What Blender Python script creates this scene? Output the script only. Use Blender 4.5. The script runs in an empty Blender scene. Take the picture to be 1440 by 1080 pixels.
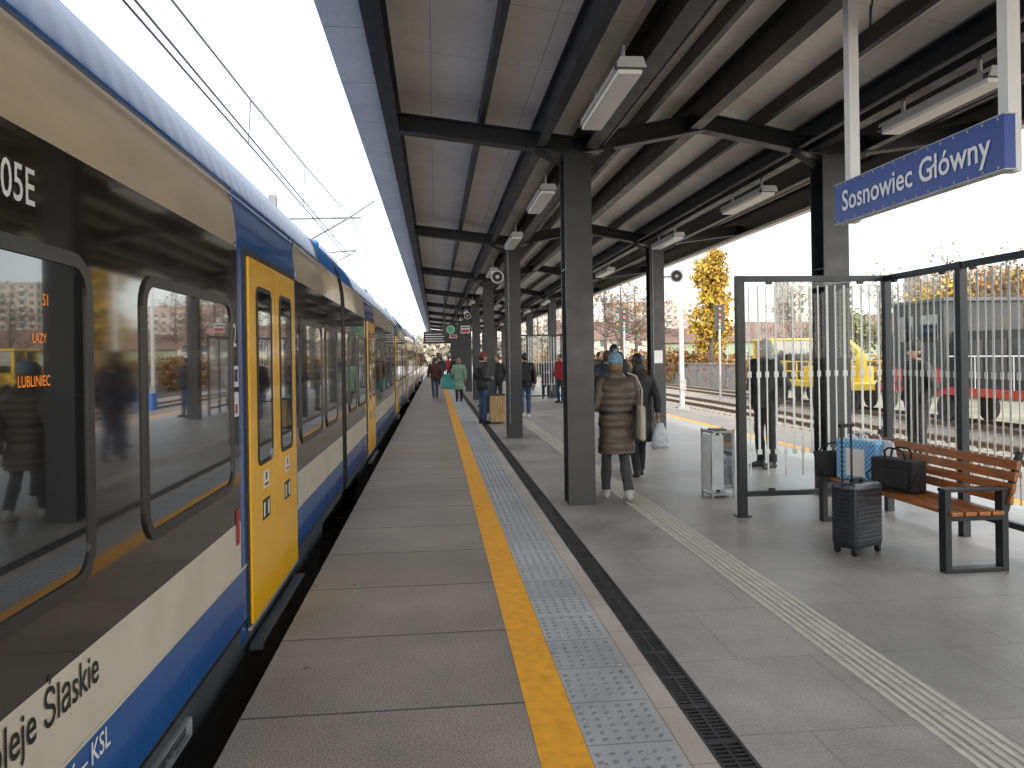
import bpy, math, random, time
import numpy as np
from mathutils import Vector, Matrix, noise, kdtree
random.seed(7); RNG=np.random.default_rng(5)
D=bpy.data; SC=bpy.context.scene; COL=SC.collection
# ------------------------------------------------------------------ materials
def nodes(name):
    m=D.materials.new(name); m.use_nodes=True
    nt=m.node_tree; b=nt.nodes['Principled BSDF']; return m,nt,b
def c4(c): return (c[0],c[1],c[2],1)
def M(name,col,rough=.6,metal=0,var=.12,scale=6,bump=0,bscale=60,spec=.5,coat=0,stretch=None,dirt=0,rv=0,wave=0):
    m,nt,b=nodes(name); L=nt.links
    tc=nt.nodes.new('ShaderNodeTexCoord'); src=tc.outputs['Object']
    if stretch:
        mp=nt.nodes.new('ShaderNodeMapping'); mp.inputs['Scale'].default_value=stretch
        L.new(src,mp.inputs[0]); src=mp.outputs[0]
    n=nt.nodes.new('ShaderNodeTexNoise'); n.inputs['Scale'].default_value=scale; n.inputs['Detail'].default_value=6
    L.new(src,n.inputs['Vector'])
    r=nt.nodes.new('ShaderNodeValToRGB'); r.color_ramp.elements[0].position=.3; r.color_ramp.elements[1].position=.7
    r.color_ramp.elements[0].color=c4([x*(1-var) for x in col]); r.color_ramp.elements[1].color=c4([min(1,x*(1+var)) for x in col])
    L.new(n.outputs[0],r.inputs[0]); out=r.outputs[0]
    if dirt:
        n2=nt.nodes.new('ShaderNodeTexNoise'); n2.inputs['Scale'].default_value=1.3; n2.inputs['Detail'].default_value=9
        L.new(src,n2.inputs['Vector'])
        r2=nt.nodes.new('ShaderNodeValToRGB'); r2.color_ramp.elements[0].position=.42; r2.color_ramp.elements[1].position=.68
        r2.color_ramp.elements[0].color=(0,0,0,1); r2.color_ramp.elements[1].color=(dirt,dirt,dirt,1)
        L.new(n2.outputs[0],r2.inputs[0])
        mx=nt.nodes.new('ShaderNodeMixRGB'); mx.blend_type='MIX'; mx.inputs[2].default_value=(.09,.075,.06,1)
        L.new(r2.outputs[0],mx.inputs[0]); L.new(out,mx.inputs[1]); out=mx.outputs[0]
    L.new(out,b.inputs['Base Color'])
    b.inputs['Roughness'].default_value=rough; b.inputs['Metallic'].default_value=metal
    b.inputs['Specular IOR Level'].default_value=spec; b.inputs['Coat Weight'].default_value=coat
    b.inputs['Coat Roughness'].default_value=.05
    if rv:
        mr=nt.nodes.new('ShaderNodeMapRange'); mr.inputs[1].default_value=.3; mr.inputs[2].default_value=.7
        mr.inputs[3].default_value=max(0,rough-rv); mr.inputs[4].default_value=rough+rv
        L.new(n.outputs[0],mr.inputs[0]); L.new(mr.outputs[0],b.inputs['Roughness'])
    if bump:
        n3=nt.nodes.new('ShaderNodeTexNoise'); n3.inputs['Scale'].default_value=bscale; n3.inputs['Detail'].default_value=4
        L.new(src,n3.inputs['Vector'])
        bp=nt.nodes.new('ShaderNodeBump'); bp.inputs['Strength'].default_value=bump; bp.inputs['Distance'].default_value=.02
        L.new(n3.outputs[0],bp.inputs['Height']); L.new(bp.outputs[0],b.inputs['Normal'])
    if wave:
        wv=nt.nodes.new('ShaderNodeTexWave'); wv.bands_direction='Y'; wv.inputs['Scale'].default_value=wave; wv.inputs['Distortion'].default_value=.3
        L.new(src,wv.inputs['Vector']); bp=nt.nodes.new('ShaderNodeBump'); bp.inputs['Strength'].default_value=.12; bp.inputs['Distance'].default_value=.01
        L.new(wv.outputs['Fac'],bp.inputs['Height']); L.new(bp.outputs[0],b.inputs['Normal'])
    return m
def slabs(name,c1,c2,cm,w,h,off,mortar,shift=(0,0,0),grain=.35,gscale=180,rough=.8,stain=.35):
    m,nt,b=nodes(name); L=nt.links
    tc=nt.nodes.new('ShaderNodeTexCoord'); mp=nt.nodes.new('ShaderNodeMapping'); mp.inputs['Location'].default_value=shift
    L.new(tc.outputs['Object'],mp.inputs[0])
    br=nt.nodes.new('ShaderNodeTexBrick'); br.offset=off; br.inputs['Scale'].default_value=1
    br.inputs['Color1'].default_value=c4(c1); br.inputs['Color2'].default_value=c4(c2); br.inputs['Mortar'].default_value=c4(cm)
    br.inputs['Mortar Size'].default_value=mortar; br.inputs['Mortar Smooth'].default_value=.2
    br.inputs['Brick Width'].default_value=w; br.inputs['Row Height'].default_value=h
    L.new(mp.outputs[0],br.inputs['Vector'])
    n=nt.nodes.new('ShaderNodeTexNoise'); n.inputs['Scale'].default_value=gscale; n.inputs['Detail'].default_value=3
    L.new(tc.outputs['Object'],n.inputs['Vector'])
    r=nt.nodes.new('ShaderNodeValToRGB'); r.color_ramp.elements[0].position=.32; r.color_ramp.elements[1].position=.68
    g0=1-grain; r.color_ramp.elements[0].color=(g0,g0,g0,1); g1=1+grain*.6; r.color_ramp.elements[1].color=(g1,g1,g1,1)
    L.new(n.outputs[0],r.inputs[0])
    mu=nt.nodes.new('ShaderNodeMixRGB'); mu.blend_type='MULTIPLY'; mu.inputs[0].default_value=1
    L.new(br.outputs[0],mu.inputs[1]); L.new(r.outputs[0],mu.inputs[2])
    n2=nt.nodes.new('ShaderNodeTexNoise'); n2.inputs['Scale'].default_value=.9; n2.inputs['Detail'].default_value=10; n2.inputs['Roughness'].default_value=.65
    L.new(tc.outputs['Object'],n2.inputs['Vector'])
    r2=nt.nodes.new('ShaderNodeValToRGB'); r2.color_ramp.elements[0].position=.35; r2.color_ramp.elements[1].position=.7
    s0=1-stain; r2.color_ramp.elements[0].color=(s0,s0,s0,1); r2.color_ramp.elements[1].color=(1.12,1.12,1.12,1)
    L.new(n2.outputs[0],r2.inputs[0])
    mu2=nt.nodes.new('ShaderNodeMixRGB'); mu2.blend_type='MULTIPLY'; mu2.inputs[0].default_value=1
    L.new(mu.outputs[0],mu2.inputs[1]); L.new(r2.outputs[0],mu2.inputs[2])
    v=nt.nodes.new('ShaderNodeTexVoronoi'); v.inputs['Scale'].default_value=2.2; L.new(tc.outputs['Object'],v.inputs['Vector'])
    r3=nt.nodes.new('ShaderNodeValToRGB'); r3.color_ramp.elements[0].position=.035; r3.color_ramp.elements[1].position=.06
    r3.color_ramp.elements[0].color=(.6,.6,.6,1); r3.color_ramp.elements[1].color=(1,1,1,1)
    L.new(v.outputs['Distance'],r3.inputs[0])
    mu3=nt.nodes.new('ShaderNodeMixRGB'); mu3.blend_type='MULTIPLY'; mu3.inputs[0].default_value=1
    L.new(mu2.outputs[0],mu3.inputs[1]); L.new(r3.outputs[0],mu3.inputs[2])
    L.new(mu3.outputs[0],b.inputs['Base Color'])
    mr=nt.nodes.new('ShaderNodeMapRange'); mr.inputs[1].default_value=.35; mr.inputs[2].default_value=.7; mr.inputs[3].default_value=rough-.1; mr.inputs[4].default_value=rough+.08
    L.new(n2.outputs[0],mr.inputs[0]); L.new(mr.outputs[0],b.inputs['Roughness'])
    bp=nt.nodes.new('ShaderNodeBump'); bp.inputs['Strength'].default_value=.2; bp.inputs['Distance'].default_value=.003
    L.new(n.outputs[0],bp.inputs['Height']); L.new(bp.outputs[0],b.inputs['Normal'])
    return m
def glassmat(name,tint=(.93,.96,.95),ior=1.38):
    m=D.materials.new(name); m.use_nodes=True; nt=m.node_tree; nt.nodes.clear(); L=nt.links
    o=nt.nodes.new('ShaderNodeOutputMaterial'); t=nt.nodes.new('ShaderNodeBsdfTransparent'); t.inputs[0].default_value=c4(tint)
    g=nt.nodes.new('ShaderNodeBsdfGlossy'); g.inputs['Roughness'].default_value=.02
    f=nt.nodes.new('ShaderNodeFresnel'); f.inputs[0].default_value=ior
    mx=nt.nodes.new('ShaderNodeMixShader'); L.new(f.outputs[0],mx.inputs[0]); L.new(t.outputs[0],mx.inputs[1]); L.new(g.outputs[0],mx.inputs[2]); L.new(mx.outputs[0],o.inputs[0])
    return m
def emit(name,col,s):
    m,nt,b=nodes(name); b.inputs['Base Color'].default_value=c4(col); b.inputs['Emission Color'].default_value=c4(col); b.inputs['Emission Strength'].default_value=s; return m

STEEL=M('steel_anthracite',(.022,.025,.03),.4,0,.2,5,spec=.45,rv=.08)
STEEL2=M('steel_black',(.015,.017,.02),.4)
GALV=M('galvanised',(.40,.41,.41),.45,.5,.15,10)
WHITEP=M('white_paint',(.74,.74,.72),.4,var=.04)
LGREY=M('light_grey_paint',(.48,.49,.50),.5,var=.06,scale=3)
RUB=M('rubber_black',(.010,.010,.011),.5)
BLKF=M('bag_fabric_black',(.014,.014,.016),.75,var=.2,scale=30,bump=.3,bscale=200)
# ------------------------------------------------------------------ builder
class MB:
    def __init__(s): s.v=[];s.f=[];s.m=[]
    def quad(s,a,b,c,d,m=0):
        i=len(s.v); s.v+= [tuple(a),tuple(b),tuple(c),tuple(d)]; s.f.append((i,i+1,i+2,i+3)); s.m.append(m)
    def poly(s,pts,m=0):
        i=len(s.v); s.v+=[tuple(p) for p in pts]; s.f.append(tuple(range(i,i+len(pts)))); s.m.append(m)
    def box(s,x0,x1,y0,y1,z0,z1,m=0):
        i=len(s.v)
        s.v+=[(x0,y0,z0),(x1,y0,z0),(x1,y1,z0),(x0,y1,z0),(x0,y0,z1),(x1,y0,z1),(x1,y1,z1),(x0,y1,z1)]
        s.f+=[(i,i+3,i+2,i+1),(i+4,i+5,i+6,i+7),(i,i+1,i+5,i+4),(i+1,i+2,i+6,i+5),(i+2,i+3,i+7,i+6),(i+3,i,i+4,i+7)]; s.m+=[m]*6
    def obox(s,c,size,R,m=0):
        i=len(s.v); h=[k/2 for k in size]; c=Vector(c)
        for dz in(-1,1):
            for dx,dy in((-1,-1),(1,-1),(1,1),(-1,1)):
                s.v.append(tuple(c+R@Vector((dx*h[0],dy*h[1],dz*h[2]))))
        s.f+=[(i,i+3,i+2,i+1),(i+4,i+5,i+6,i+7),(i,i+1,i+5,i+4),(i+1,i+2,i+6,i+5),(i+2,i+3,i+7,i+6),(i+3,i,i+4,i+7)]; s.m+=[m]*6
    def beam(s,a,b,w,h,m=0,up=(0,0,1)):
        a=Vector(a);b=Vector(b);d=(b-a); l=d.length; d.normalize()
        u=Vector(up); x=d.cross(u)
        if x.length<1e-4: x=d.cross(Vector((0,1,0)))
        x.normalize(); u=x.cross(d).normalized()
        R=Matrix((x,d,u)).transposed(); s.obox((a+b)/2,(w,l,h),R,m)
    def tube(s,pts,rad,m=0,seg=8,cap=True,flat=1):
        pts=[Vector(p) for p in pts]; n=len(pts)
        if not hasattr(rad,'__len__'): rad=[rad]*n
        i0=len(s.v); prev=None
        for k in range(n):
            d=(pts[min(k+1,n-1)]-pts[max(k-1,0)]).normalized()
            if prev is None:
                a=Vector((1,0,0)) if abs(d.x)<.8 else Vector((0,1,0))
                x=(a-d*a.dot(d)).normalized()
            else: x=(prev-d*prev.dot(d)).normalized()
            prev=x; y=d.cross(x)
            for j in range(seg):
                t=2*math.pi*j/seg
                s.v.append(tuple(pts[k]+x*(math.cos(t)*rad[k])+y*(math.sin(t)*rad[k]*flat)))
        for k in range(n-1):
            for j in range(seg):
                a=i0+k*seg+j;b=i0+k*seg+(j+1)%seg
                s.f.append((a,b,b+seg,a+seg)); s.m.append(m)
        if cap:
            s.f.append(tuple(i0+j for j in reversed(range(seg)))); s.m.append(m)
            s.f.append(tuple(i0+(n-1)*seg+j for j in range(seg))); s.m.append(m)
    def rings(s,rs,m=0,seg=24):
        i0=len(s.v)
        cs_=[(math.cos(2*math.pi*j/seg),math.sin(2*math.pi*j/seg)) for j in range(seg)]
        for (cx,cy,z,rx,ry) in rs:
            for a,b in cs_: s.v.append((cx+rx*a,cy+ry*b,z))
        for k in range(len(rs)-1):
            for j in range(seg):
                a=i0+k*seg+j;b=i0+k*seg+(j+1)%seg
                s.f.append((a,b,b+seg,a+seg)); s.m.append(m)
        s.f.append(tuple(i0+j for j in reversed(range(seg)))); s.m.append(m)
        s.f.append(tuple(i0+(len(rs)-1)*seg+j for j in range(seg))); s.m.append(m)
    def ball(s,c,r,m=0,seg=12,rg=8,fn=None):
        if not hasattr(r,'__len__'): r=(r,r,r)
        i0=len(s.v)
        def add(p):
            if fn: p=fn(p)
            s.v.append((c[0]+p[0]*r[0],c[1]+p[1]*r[1],c[2]+p[2]*r[2]))
        add((0,0,-1))
        for k in range(1,rg):
            ph=-math.pi/2+math.pi*k/rg
            for j in range(seg):
                t=2*math.pi*j/seg; add((math.cos(ph)*math.cos(t),math.cos(ph)*math.sin(t),math.sin(ph)))
        add((0,0,1)); top=len(s.v)-1
        for j in range(seg):
            s.f.append((i0,i0+1+(j+1)%seg,i0+1+j)); s.m.append(m)
            b=i0+1+(rg-2)*seg; s.f.append((top,b+j,b+(j+1)%seg)); s.m.append(m)
        for k in range(rg-2):
            for j in range(seg):
                a=i0+1+k*seg+j;b=i0+1+k*seg+(j+1)%seg
                s.f.append((a,b,b+seg,a+seg)); s.m.append(m)
    def mesh(s,name,mats,smooth=False):
        me=D.meshes.new(name); me.from_pydata(s.v,[],s.f)
        for m in mats: me.materials.append(m)
        me.polygons.foreach_set('material_index',s.m)
        me.polygons.foreach_set('use_smooth',[smooth]*len(s.f)); me.update(); return me
    def build(s,name,mats,parent=None,loc=(0,0,0),rot=0,smooth=False,bevel=0):
        o=D.objects.new(name,s.mesh(name,mats,smooth)); COL.objects.link(o); o.location=loc; o.rotation_euler=(0,0,rot)
        if parent: o.parent=parent
        if bevel:
            bm=o.modifiers.new('bevel','BEVEL'); bm.width=bevel; bm.segments=2; bm.limit_method='ANGLE'
        return o
def empty(name,loc=(0,0,0),rot=0):
    e=D.objects.new(name,None); COL.objects.link(e); e.location=loc; e.rotation_euler=(0,0,rot); e.empty_display_size=.2; return e
def place(name,me,parent=None,loc=(0,0,0)):
    o=D.objects.new(name,me); COL.objects.link(o); o.location=loc
    if parent: o.parent=parent
    return o
# ------------------------------------------------------------------ text helper + measured station name (l with stroke)
def text(name,body,size,loc,xdir,ydir,mat,parent,align='LEFT',bold=0,xs=1):
    cu=D.curves.new(name,'FONT'); cu.body=body; cu.size=size; cu.align_x=align; cu.offset=bold; cu.resolution_u=3
    cu.materials.append(mat); o=D.objects.new(name,cu); COL.objects.link(o)
    x=Vector(xdir).normalized();y=Vector(ydir).normalized();z=x.cross(y)
    R=Matrix((x,y,z)).transposed(); o.rotation_euler=R.to_euler(); o.scale=(xs,1,1); o.location=loc
    if parent: o.parent=parent
    return o
def measure(body,size):
    cu=D.curves.new('measure','FONT'); cu.body=body; cu.size=size; o=D.objects.new('measure',cu); COL.objects.link(o)
    bpy.context.view_layer.update(); w=o.dimensions.x; D.objects.remove(o); D.curves.remove(cu); return w
BLUE_S=M('sign_blue',(.015,.06,.30),.35,var=.05); WTXT=M('sign_white',(.85,.85,.85),.4,var=.01)
sg=empty('station_name_sign',(2.85,4.35,2.68))
q=MB(); q.box(-.03,.03,-.81,.81,-.135,.135,0)
for z in(-.14,.135): q.box(-.034,.034,-.815,.815,z,z+.006,1)
for yy in(-.73,.74): q.box(.03,.10,yy-.035,yy+.035,-.135,1.6,2); q.box(-.0,.13,yy-.06,yy+.06,1.56,1.585,1)
k=-.77
while k<.8:
    for zz in(-.122,.122): q.box(-.0335,-.030,k-.006,k+.006,zz-.006,zz+.006,1)
    k+=.11
q.build('sign_board',[BLUE_S,GALV,WHITEP],sg)
SZ=.195
wf=measure('Sosnowiec Glówny',SZ); wa=measure('Sosnowiec G',SZ); wb=measure('Sosnowiec Gl',SZ)
xs_=1.42/wf
text('sign_text','Sosnowiec Glówny',SZ,(-.0345,.71,-.058),(0,-1,0),(0,0,1),WTXT,sg,'LEFT',.0026,xs=xs_)
q=MB(); cxl=.71-xs_*(wb-.010-(wb-wa)*.12); q.beam((-.0345,cxl+.026,.002),(-.0345,cxl-.026,.032),.002,.014,0,up=(0,0,1)); q.build('letter_stroke',[WTXT],sg)
# ------------------------------------------------------------------ people
SKIN=M('skin',(.36,.21,.15),.5,var=.06,scale=20); EYW=M('eye_white',(.7,.7,.7),.3,var=0); EYD=M('eye_dark',(.03,.02,.015),.2); LIP=M('lips',(.3,.10,.09),.5)
hand_mesh=None
def remeshed(mb,mats,name,vox,smooth_it=3,rough=0,rs=9):
    me=mb.mesh(name+'_src',mats); o=D.objects.new(name+'_src',me); COL.objects.link(o)
    r=o.modifiers.new('r','REMESH'); r.mode='VOXEL'; r.voxel_size=vox; r.use_smooth_shade=True
    s=o.modifiers.new('s','SMOOTH'); s.iterations=smooth_it; s.factor=.5
    dg=bpy.context.evaluated_depsgraph_get(); nm=D.meshes.new_from_object(o.evaluated_get(dg)); nm.name=name
    n=len(nm.polygons)
    if len(mats)>1:
        kd=kdtree.KDTree(len(mb.f))
        for i,f in enumerate(mb.f):
            x=y=z=0; k_=len(f)
            for k in f:
                v=mb.v[k]; x+=v[0];y+=v[1];z+=v[2]
            kd.insert((x/k_,y/k_,z/k_),i)
        kd.balance()
        cen=np.empty(n*3,'f'); nm.polygons.foreach_get('center',cen); cen=cen.reshape(-1,3).tolist(); find=kd.find; mm=mb.m
        idx=[mm[find(c)[1]] for c in cen]
    else: idx=[0]*n
    nm.materials.clear()
    for m in mats: nm.materials.append(m)
    if rough:
        nv=len(nm.vertices); co=np.empty(nv*3,'f'); nm.vertices.foreach_get('co',co); no=np.empty(nv*3,'f'); nm.vertices.foreach_get('normal',no); co=co.reshape(-1,3);no=no.reshape(-1,3)
        x,y,z=co.T*rs; ph=np.sin(x*1.3+2*np.sin(z*.9+y))+np.sin(z*2.1+1.5*np.sin(x*1.7)+y)+.6*np.sin(y*3.1+z*3.7+x*2.3)
        co+=no*(ph[:,None]*rough*.22); nm.vertices.foreach_set('co',co.ravel())
    nm.polygons.foreach_set('material_index',idx); nm.polygons.foreach_set('use_smooth',[True]*len(idx))
    D.objects.remove(o); D.meshes.remove(me); nm.update(); return nm
def get_hand():
    global hand_mesh
    if hand_mesh: return hand_mesh
    q=MB()
    q.ball((0,.0,-.045),(.017,.040,.055),0,14,10); q.tube([(0,0,.03),(0,0,-.02)],[.024,.024],0,10)
    for y0,l,r,c in((.028,.072,.0088,.25),(.010,.082,.009,.3),(-.009,.076,.0088,.36),(-.027,.060,.008,.42)):
        p=Vector((0,y0,-.072)); pts=[Vector((0,y0*.9,-.05)),p]; a=.1
        for k,fr in enumerate((.5,.36,.26)):
            a+=c; p=p+Vector((math.sin(a)*l*fr,0,-math.cos(a)*l*fr)); pts.append(p)
        q.tube(pts,[r,r,r*.95,r*.88,r*.7],0,8)
    q.tube([(.004,.022,-.025),(.012,.046,-.05),(.018,.054,-.075),(.022,.052,-.095)],[.013,.011,.0095,.007],0,8)
    hand_mesh=remeshed(q,[SKIN],'hand',.0042,2); return hand_mesh
def lerp_rings(keys,n):
    out=[]
    for k in range(n):
        z=keys[0][0]+(keys[-1][0]-keys[0][0])*k/(n-1)
        for a,b_ in zip(keys,keys[1:]):
            if z<=b_[0]+1e-9:
                t_=(z-a[0])/(b_[0]-a[0])
                out.append((z,a[1]+(b_[1]-a[1])*t_,a[2]+(b_[2]-a[2])*t_)); break
    return out
BC={}
def cached(key,mats,fn):
    if key in BC:
        me=BC[key].copy()
        for i,m in enumerate(mats): me.materials[i]=m
        return me
    BC[key]=fn(); return BC[key]
def arm_pts(ar,W,sd,lead,bk):
    if ar=='normal':
        if W:
            f=-1 if sd==lead else 1
            el=Vector((sd*(.235+bk),-.02+f*.09,1.12)); wr=Vector((sd*(.235+bk),.05+f*.17,.90))
        else: el=Vector((sd*(.235+bk),-.03,1.11)); wr=Vector((sd*(.225+bk),.05,.87))
    elif ar=='bent': el=Vector((sd*(.25+bk),-.06,1.12)); wr=Vector((sd*.12,.17,1.10))
    elif ar=='pocket': el=Vector((sd*(.27+bk),-.07,1.13)); wr=Vector((sd*(.19+bk),.08,.95))
    elif ar=='phone': el=Vector((sd*(.22+bk),.02,1.12)); wr=Vector((sd*.10,.26,1.25))
    return el,wr
def person(loc,heading,H=1.72,pose='stand',top=None,pants=None,shoes=None,hairm=None,hair='short',hat=None,hatm=None,coat=None,puff=False,lead=1,arms='normal',vox=.015,bulk=0,hood=None,backpack=None,name='person',headturn=0):
    e=empty(name,(loc[0],loc[1],0),heading); s=H/1.72; e.scale=(s,s,s)
    if loc[1]>17: vox=max(vox,.018); bulk=.02
    if loc[1]>35: vox=.028
    mats=[top,pants,shoes,SKIN,coat or top]
    W='walk'==pose; bk=bulk
    tk=[(.82,.13,.10),(.92,.168,.118),(1.02,.150,.112),(1.12,.148,.112),(1.25,.172,.125),(1.36,.185,.122),(1.42,.15,.105),(1.46,.09,.08),(1.49,.058,.06)]
    tk=[(z,rx+(.02+bk if z<1.4 else .01),ry+(.02+bk if z<1.4 else .01)) for z,rx,ry in tk]
    if coat:
        hem=.56 if puff else .5
        tk=[(hem,.185+bk,.16+bk),(.7,.190+bk,.16+bk)]+[(z,max(rx,.172+bk*.5),max(ry,.14)) if z<1.3 else (z,rx,ry) for z,rx,ry in tk if z>.8]
    if hood or puff: tk[-1]=(1.50,.085,.085); tk[-2]=(1.465,.11,.10)
    R=lerp_rings(tk,46)
    if puff: R=[(z,rx+.012*abs(math.sin(z*math.pi/.085)),ry+.012*abs(math.sin(z*math.pi/.085))) for z,rx,ry in R]
    def make():
        q=MB()
        for sd in(-1,1):
            x=sd*.088
            if W:
                if sd==lead: pts=[(x,0,.90),(x,.13,.50),(x,.185,.09)]; toe=(x,.32,.045); heel=(x,.15,.038)
                else: pts=[(x,0,.90),(x,-.02,.48),(x,-.20,.13)]; toe=(x,-.075,.035); heel=(x,-.24,.075)
            else: pts=[(x,0,.90),(x*1.12,.015+.01*sd,.49),(x*1.25,-.015,.09)]; toe=(x*1.45,.14,.035); heel=(x*1.2,-.05,.035)
            a,b_,c=[Vector(p) for p in pts]
            P=[a,a.lerp(b_,.5),b_,b_.lerp(c,.35),b_.lerp(c,.7),c]
            q.tube(P,[.095,.08,.064,.066,.060,.058],1,12)
            q.ball(b_,.062,1,10,6)
            q.tube([heel,Vector(heel).lerp(Vector(toe),.5)+Vector((0,0,.012)),toe],[.038,.044,.036],2,10); q.ball(toe,(.040,.048,.033),2,10,6); q.ball(heel,(.038,.038,.038),2,10,6); q.tube([c+Vector((0,0,.0)),Vector(heel).lerp(Vector(toe),.2)],[.045,.04],2,10)
        q.rings([(0,0,z,rx,ry) for z,rx,ry in R],4 if coat else 0,28)
        if not coat: q.ball((0,0,.90),(.16,.115,.10),1,14,8)
        q.tube([(0,0,1.44),(0,.01,1.53)],[.056,.052],3,12)
        for sd in(-1,1):
            sh=Vector((sd*(.175+bk*.5),0,1.395)); ar=arms if isinstance(arms,str) else arms[0 if sd<0 else 1]
            el,wr=arm_pts(ar,W,sd,lead,bk)
            P=[sh,sh.lerp(el,.5),el,el.lerp(wr,.5),wr]
            rr=[.072+bk*.4,.062+bk*.5,.054+bk*.5,.05+bk*.4,.042+bk*.3]
            if puff:
                P2=[];r2=[]
                for k in range(33):
                    t_=k/32*4; i=min(3,int(t_)); P2.append(P[i].lerp(P[i+1],t_-i)); r2.append(rr[i]+(rr[i+1]-rr[i])*(t_-i)+.009*abs(math.sin(k*.55)))
                P,rr=P2,r2
            q.tube(P,rr,4 if coat else 0,12); q.ball(sh,.074+bk*.4,4 if coat else 0,12,8); q.ball(el,.054+bk*.5,4 if coat else 0,10,6)
        return remeshed(q,mats,'body',vox,2 if puff else 3,.009,11)
    place('body',cached(('b',pose,lead,str(arms),bool(coat),puff,bool(hood),round(bk,3),vox),mats,make),e)
    for sd in(-1,1):
        ar=arms if isinstance(arms,str) else arms[0 if sd<0 else 1]
        if ar!='pocket':
            el,wr=arm_pts(ar,W,sd,lead,bk)
            d=(wr-el).normalized()
            h=place('hand',get_hand(),e)
            zax=-d; xa=Vector((-sd,0,0)) if abs(d.x)<.8 else Vector((0,0,-1))
            xa=(xa-zax*xa.dot(zax)).normalized(); ya=zax.cross(xa)
            Rm=Matrix((xa,ya,zax)).transposed().to_4x4()
            sc=Matrix.Diagonal((1,1 if ya.y>0 or abs(ya.y)<.3 and ya.z>0 else -1,1,1))
            h.matrix_local=Matrix.Translation(wr)@Rm@sc
    if puff:
        z=1.045; rx,ry=[(r[1],r[2]) for r in R if abs(r[0]-z)<.012][0]
        b2=MB(); b2.rings([(0,0,z-.018,rx+.006,ry+.006),(0,0,z+.018,rx+.006,ry+.006)],0,28); b2.box(-.03,.03,ry+.0,ry+.016,z-.025,z+.025); b2.build('belt',[RUB],e)
    hd=empty('head_pivot',(0,.012,1.605)); hd.parent=e; hd.rotation_euler=(0,0,headturn)
    def hf(p):
        x,y,z=p
        if z<0: x*=1-.28*z*z; y=y*(1-.12*abs(z))+ (.10*abs(z) if y>0 else .14*abs(z))
        if y>0 and z>-.2: y*=.96
        return (x,y,z)
    def mkhead():
        q=MB(); q.ball((0,0,0),(.077,.097,.118),0,22,16,hf)
        q.tube([(0,.088,.012),(0,.104,-.018),(0,.112,-.03),(0,.098,-.04)],[.008,.011,.014,.010],0,8)
        for sd in(-1,1):
            q.ball((sd*.078,-.005,-.01),(.010,.02,.032),0,8,6)
            q.ball((sd*.030,.083,.008),(.013,.010,.009),1,10,6); q.ball((sd*.030,.0915,.008),(.0058,.004,.0058),2,8,6)
            q.ball((sd*.030,.084,.026),(.017,.008,.0035),4,8,4)
        q.ball((0,.094,-.062),(.022,.008,.0065),3,10,6); q.ball((0,.088,-.095),(.022,.018,.015),0,10,6)
        return q.mesh('head',[SKIN,EYW,EYD,LIP,hairm],True)
    place('head',cached('head',[SKIN,EYW,EYD,LIP,hairm],mkhead),hd)
    def mkhair():
        q=MB()
        def hair_fn(p):
            x,y,z=p; n_=1+.05*noise.noise(Vector((x*4,y*4,z*2)))
            return (x*n_,y*n_,z*n_)
        if hat!='beanie' : q.ball((0,-.016,.020),(.087,.098,.110),0,20,14,hair_fn)
        else: q.ball((0,-.02,-.02),(.084,.09,.09),0,20,14,hair_fn)
        if hair=='long': q.tube([(0,-.05,.05),(0,-.065,-.04),(0,-.07,-.14),(0,-.06,-.24)],[.07,.085,.085,.05],0,14,flat=.55)
        if hair=='bob': q.tube([(0,-.035,.04),(0,-.04,-.04),(0,-.04,-.12)],[.08,.092,.08],0,14,flat=.75)
        return q.mesh('hair',[hairm],True)
    place('hair',cached(('hair',hair,hat=='beanie'),[hairm],mkhair),hd)
    if hat=='beanie':
        q=MB(); q.rings([(0,-.008,.005,.088,.104),(0,-.008,.05,.090,.106),(0,-.009,.052,.086,.102),(0,-.01,.09,.078,.094),(0,-.012,.12,.056,.068),(0,-.014,.138,.025,.03)],0,20); q.ball((0,-.012,.155),.026,0,10,6); q.build('beanie',[hatm],hd,smooth=True)
    if hat=='cap':
        q=MB(); q.rings([(0,-.006,.035,.086,.104),(0,-.006,.08,.082,.098),(0,-.01,.115,.06,.07),(0,-.01,.13,.02,.024)],0,20); q.rings([(0,.09,.038,.065,.075),(0,.092,.046,.066,.075)],0,16); q.build('cap',[hatm],hd,smooth=True)
    if hood:
        q=MB(); q.ball((0,-.03,.012),(.108,.112,.135),0,20,14); q.tube([(0,-.05,-.06),(0,-.04,-.15)],[.10,.13],0,16,flat=.8); q.build('hood',[hood],hd,smooth=True)
    if backpack:
        q=MB(); q.box(-.15,.15,-.31-bk,-.15-bk,.96,1.40); q.box(-.11,.11,-.345-bk,-.31-bk,.99,1.2); q.build('backpack',[backpack],e,bevel=.05)
        q=MB()
        for sd in(-1,1): q.tube([(sd*.11,-.16-bk,1.36),(sd*.12,-.02,1.475),(sd*.125,.135+bk,1.36),(sd*.15,.10+bk,1.12),(sd*.16,-.12,1.02)],.018,0,8,flat=.6)
        q.build('straps',[backpack],e)
    return e
def bag_body(q,w,d,h,m=0,pin=.75,seg=20):
    rs=[]
    for k in range(9):
        t_=k/8; f_=1-(1-pin)*t_**2
        if k==0: f_=.93
        dd=d*(1-.75*t_**2.2)
        rs.append((0,0,h*t_,w/2*f_,dd/2))
    q.rings(rs,m,seg)
BROWN=M('coat_brown',(.088,.066,.050),.5,var=.15,scale=12); BLK=M('jacket_black',(.012,.012,.014),.65,var=.25,scale=14); GJ=M('jeans_grey',(.05,.05,.056),.85,var=.3,scale=12,bump=.2,bscale=150)
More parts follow.
